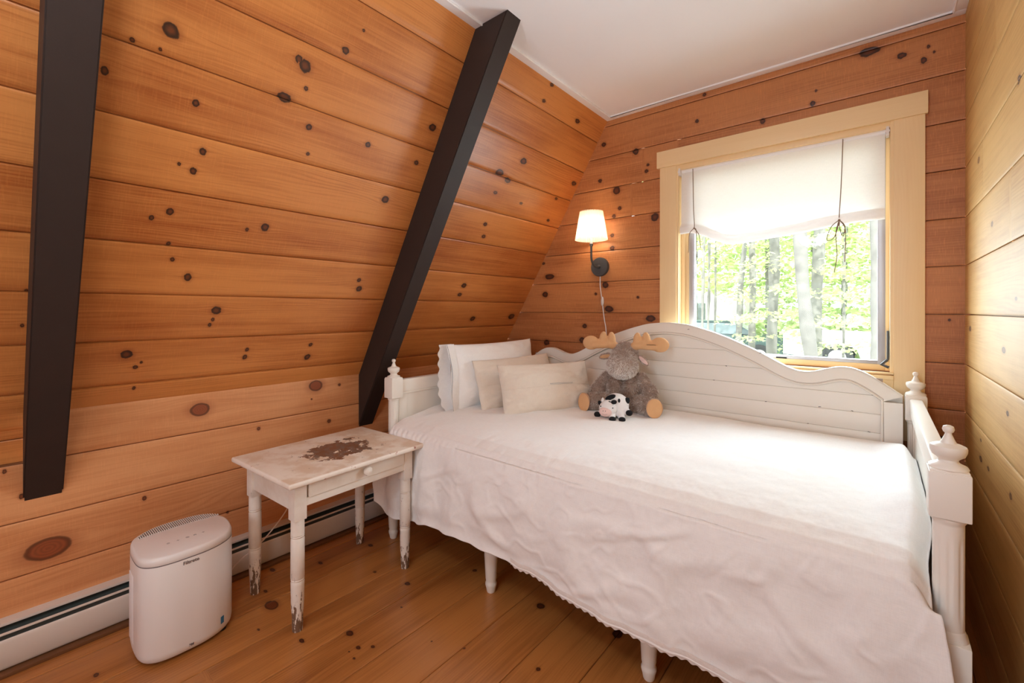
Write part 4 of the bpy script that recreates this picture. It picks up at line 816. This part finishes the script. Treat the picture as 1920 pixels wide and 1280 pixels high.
yy = 16+16*rgn.rand(NL)**1.3; xx = -.44*yy+.56*yy*rgn.rand(NL); zz = GZ+.25+8.5*rgn.rand(NL); zz = np.round(zz/.55+.5*np.sin(xx*1.3+yy))*.55+rgn.normal(0, .09, NL)+.15*fbm(xx, yy, 7)
yy[:7000] = 9+5*rgn.rand(7000); xx[:7000] = -.36*yy[:7000]+.42*yy[:7000]*rgn.rand(7000); zz[:7000] = .2+4*rgn.rand(7000)+.06*rgn.randn(7000); zz[:7000] = np.round(zz[:7000]/.5)*.5+.05*rgn.randn(7000)+.1*np.sin(xx[:7000]*3)
keep = (fbm(xx*.55+yy*.3, zz*.7+yy*.2, 77, 3) > -.22) & ~((xx < -.14*yy-1.2) & (xx > -.36*yy) & (zz < 1.9) & (yy < 28)); P = np.stack([xx, yy, zz], -1)[keep]; m_ = len(P)
d = rgn.normal(0, 1, (m_, 3))*[1, 1, .4]; d /= np.linalg.norm(d, axis=1)[:, None]; e = np.cross(d, rgn.normal(0, .5, (m_, 3))+[0, 0, 1]); e /= np.linalg.norm(e, axis=1)[:, None]; sz = .13*(.6+.8*rgn.rand(m_))[:, None]*np.where(P[:, 1] < 15, .45, 1)[:, None]
mb = MB(); mb.add(np.stack([P-d*sz, P+e*sz*.55, P+d*sz, P-e*sz*.55], 1).reshape(-1, 3), [(4*k, 4*k+1, 4*k+2, 4*k+3) for k in range(m_)]); mb.attr = {'lf': ('FLOAT', np.repeat(np.clip(rgn.rand(m_)*.7+.5*fbm(P[:, 0]*.8, P[:, 2]*.9, 5)+.1, 0, 1), 4))}
tag(mb.build('woodland_foliage', M_LEAF, flat=True), 'mass of bright green leaves filling the woods beyond the driveway', 'foliage', kind='stuff')
sv = []
for k, (x, y, s) in enumerate(((-1.15, 9.4, .8), (-.35, 10.5, .9), (-1.55, 15.8, 1.3), (-.35, 19.2, 1.6), (-2.4, 21.8, 1.2), (-4.9, 18.6, 1.0), (.4, 17.6, 1.1), (-2.3, 12.4, .6), (-1.45, 12.2, .7), (-3.4, 14.2, .8), (-.45, 8.9, .5))):
    if len(sv) < 2:
        o = empty('shrub', (0, 0, 0), label='low bright green shrub growing beside the driveway', cat='shrub', group='shrubs outside the window'); leaves(900, .85, .8, 90+k, .045, 6).build('foliage', M_LEAF, o, flat=True); trunk((0, 0, 0), (.02, 0, .6), .015, .006).build('stem', M_BARK, o); sv.append(o)
    else: o = copy_tree(sv[k % 2])
    o.location = (x, y, GZ+.02); o.scale = (s, s, s); o.rotation_euler.z = k
# white pickup, green car, white shed, white trailer
def car(name, loc, rz, L_, label, paint, cab):
    o = empty(name, loc, rz, label, 'car'); h2 = .68
    body = [(-L_/2, .35), (-L_/2, .95), (-L_/2+.1, 1.0), (L_/2-.25, .92), (L_/2, .75), (L_/2, .35), (L_*.36, .32), (L_*.34, .6), (L_*.26, .66), (L_*.19, .6), (L_*.17, .3), (-L_*.17, .3), (-L_*.19, .6), (-L_*.26, .66), (-L_*.34, .6), (-L_*.36, .32)]
    mb = MB(); mb.prism(body, -.85, .85, 'y', .03); mb.build('body', paint, o)
    mb = MB(); mb.prism(cab, -.72, .72, 'y', .04); mb.build('cabin', M_CGLASS, o)
    mb = MB(); t = [(cab[1][0]-.05, cab[1][1]-.03), (cab[2][0]+.05, cab[2][1]-.03), (cab[2][0], cab[2][1]+.03), (cab[1][0], cab[1][1]+.03)]; mb.prism(t, -.74, .74, 'y', .02); mb.build('roof', paint, o)
    for sx in (-.265, .265):
        for sy in (-.8, .8):
            mb = MB(); mb.lathe([(0, -.1), (.30, -.1), (.34, -.07), (.34, .07), (.30, .1), (0, .1)], (sx*L_, sy, .34), 28, mat=Matrix.Rotation(R(90), 3, 'X')); w = mb.build('wheel', M_TYRE, o)
            mb = MB(); mb.lathe([(0, -.105), (.19, -.105), (.19, .105), (0, .105)], (sx*L_, sy, .34), 20, mat=Matrix.Rotation(R(90), 3, 'X')); mb.build('hubcap', M_SHED, w)
    return o
car('pickup_truck', (.55, 15.2, GZ+.14), 0, 5.2, 'white pickup truck parked at the right edge of the window view', M_CARW, [(-.6, .95), (-.4, 1.55), (.7, 1.55), (1.3, .95)])
car('hatchback_car', (-4.0, 16.3, GZ-.05), R(6), 4.0, 'dark green car behind the trees, low at the left of the window', M_CARG, [(-1.5, .95), (-1.1, 1.38), (.3, 1.38), (1.0, .95)])
sd = empty('shed', (-8.2, 27, GZ), label='white building with grey doors at the far left of the window', cat='shed')
mb = MB(); mb.box(-2.4, 1.2, -2, 2, 0, 3.2, .02); mb.prism([(-2.6, 3.2), (1.4, 3.2), (-.6, 4.4)], -2.2, 2.2, 'y'); mb.build('walls', M_SHED, sd)
for x in (-.9, .5): mb = MB(); mb.box(x-.5, x+.5, -2.06, -1.98, .0, 2.1, .01); mb.build('door', M_SHEDD, sd)
tl = empty('cargo_trailer', (-5.45, 23.2, GZ+.02), label='plain white box trailer parked between the trees', cat='trailer')
mb = MB(); mb.box(-.85, .85, -1.2, 1.2, .45, 2.35, .05); mb.build('body', M_SHED, tl)
for s in (-.88, .88): mb = MB(); mb.lathe([(0, -.08), (.3, -.08), (.3, .08), (0, .08)], (s, 0, .32), 20, mat=Matrix.Rotation(R(90), 3, 'Y')); mb.build('wheel', M_TYRE, tl)
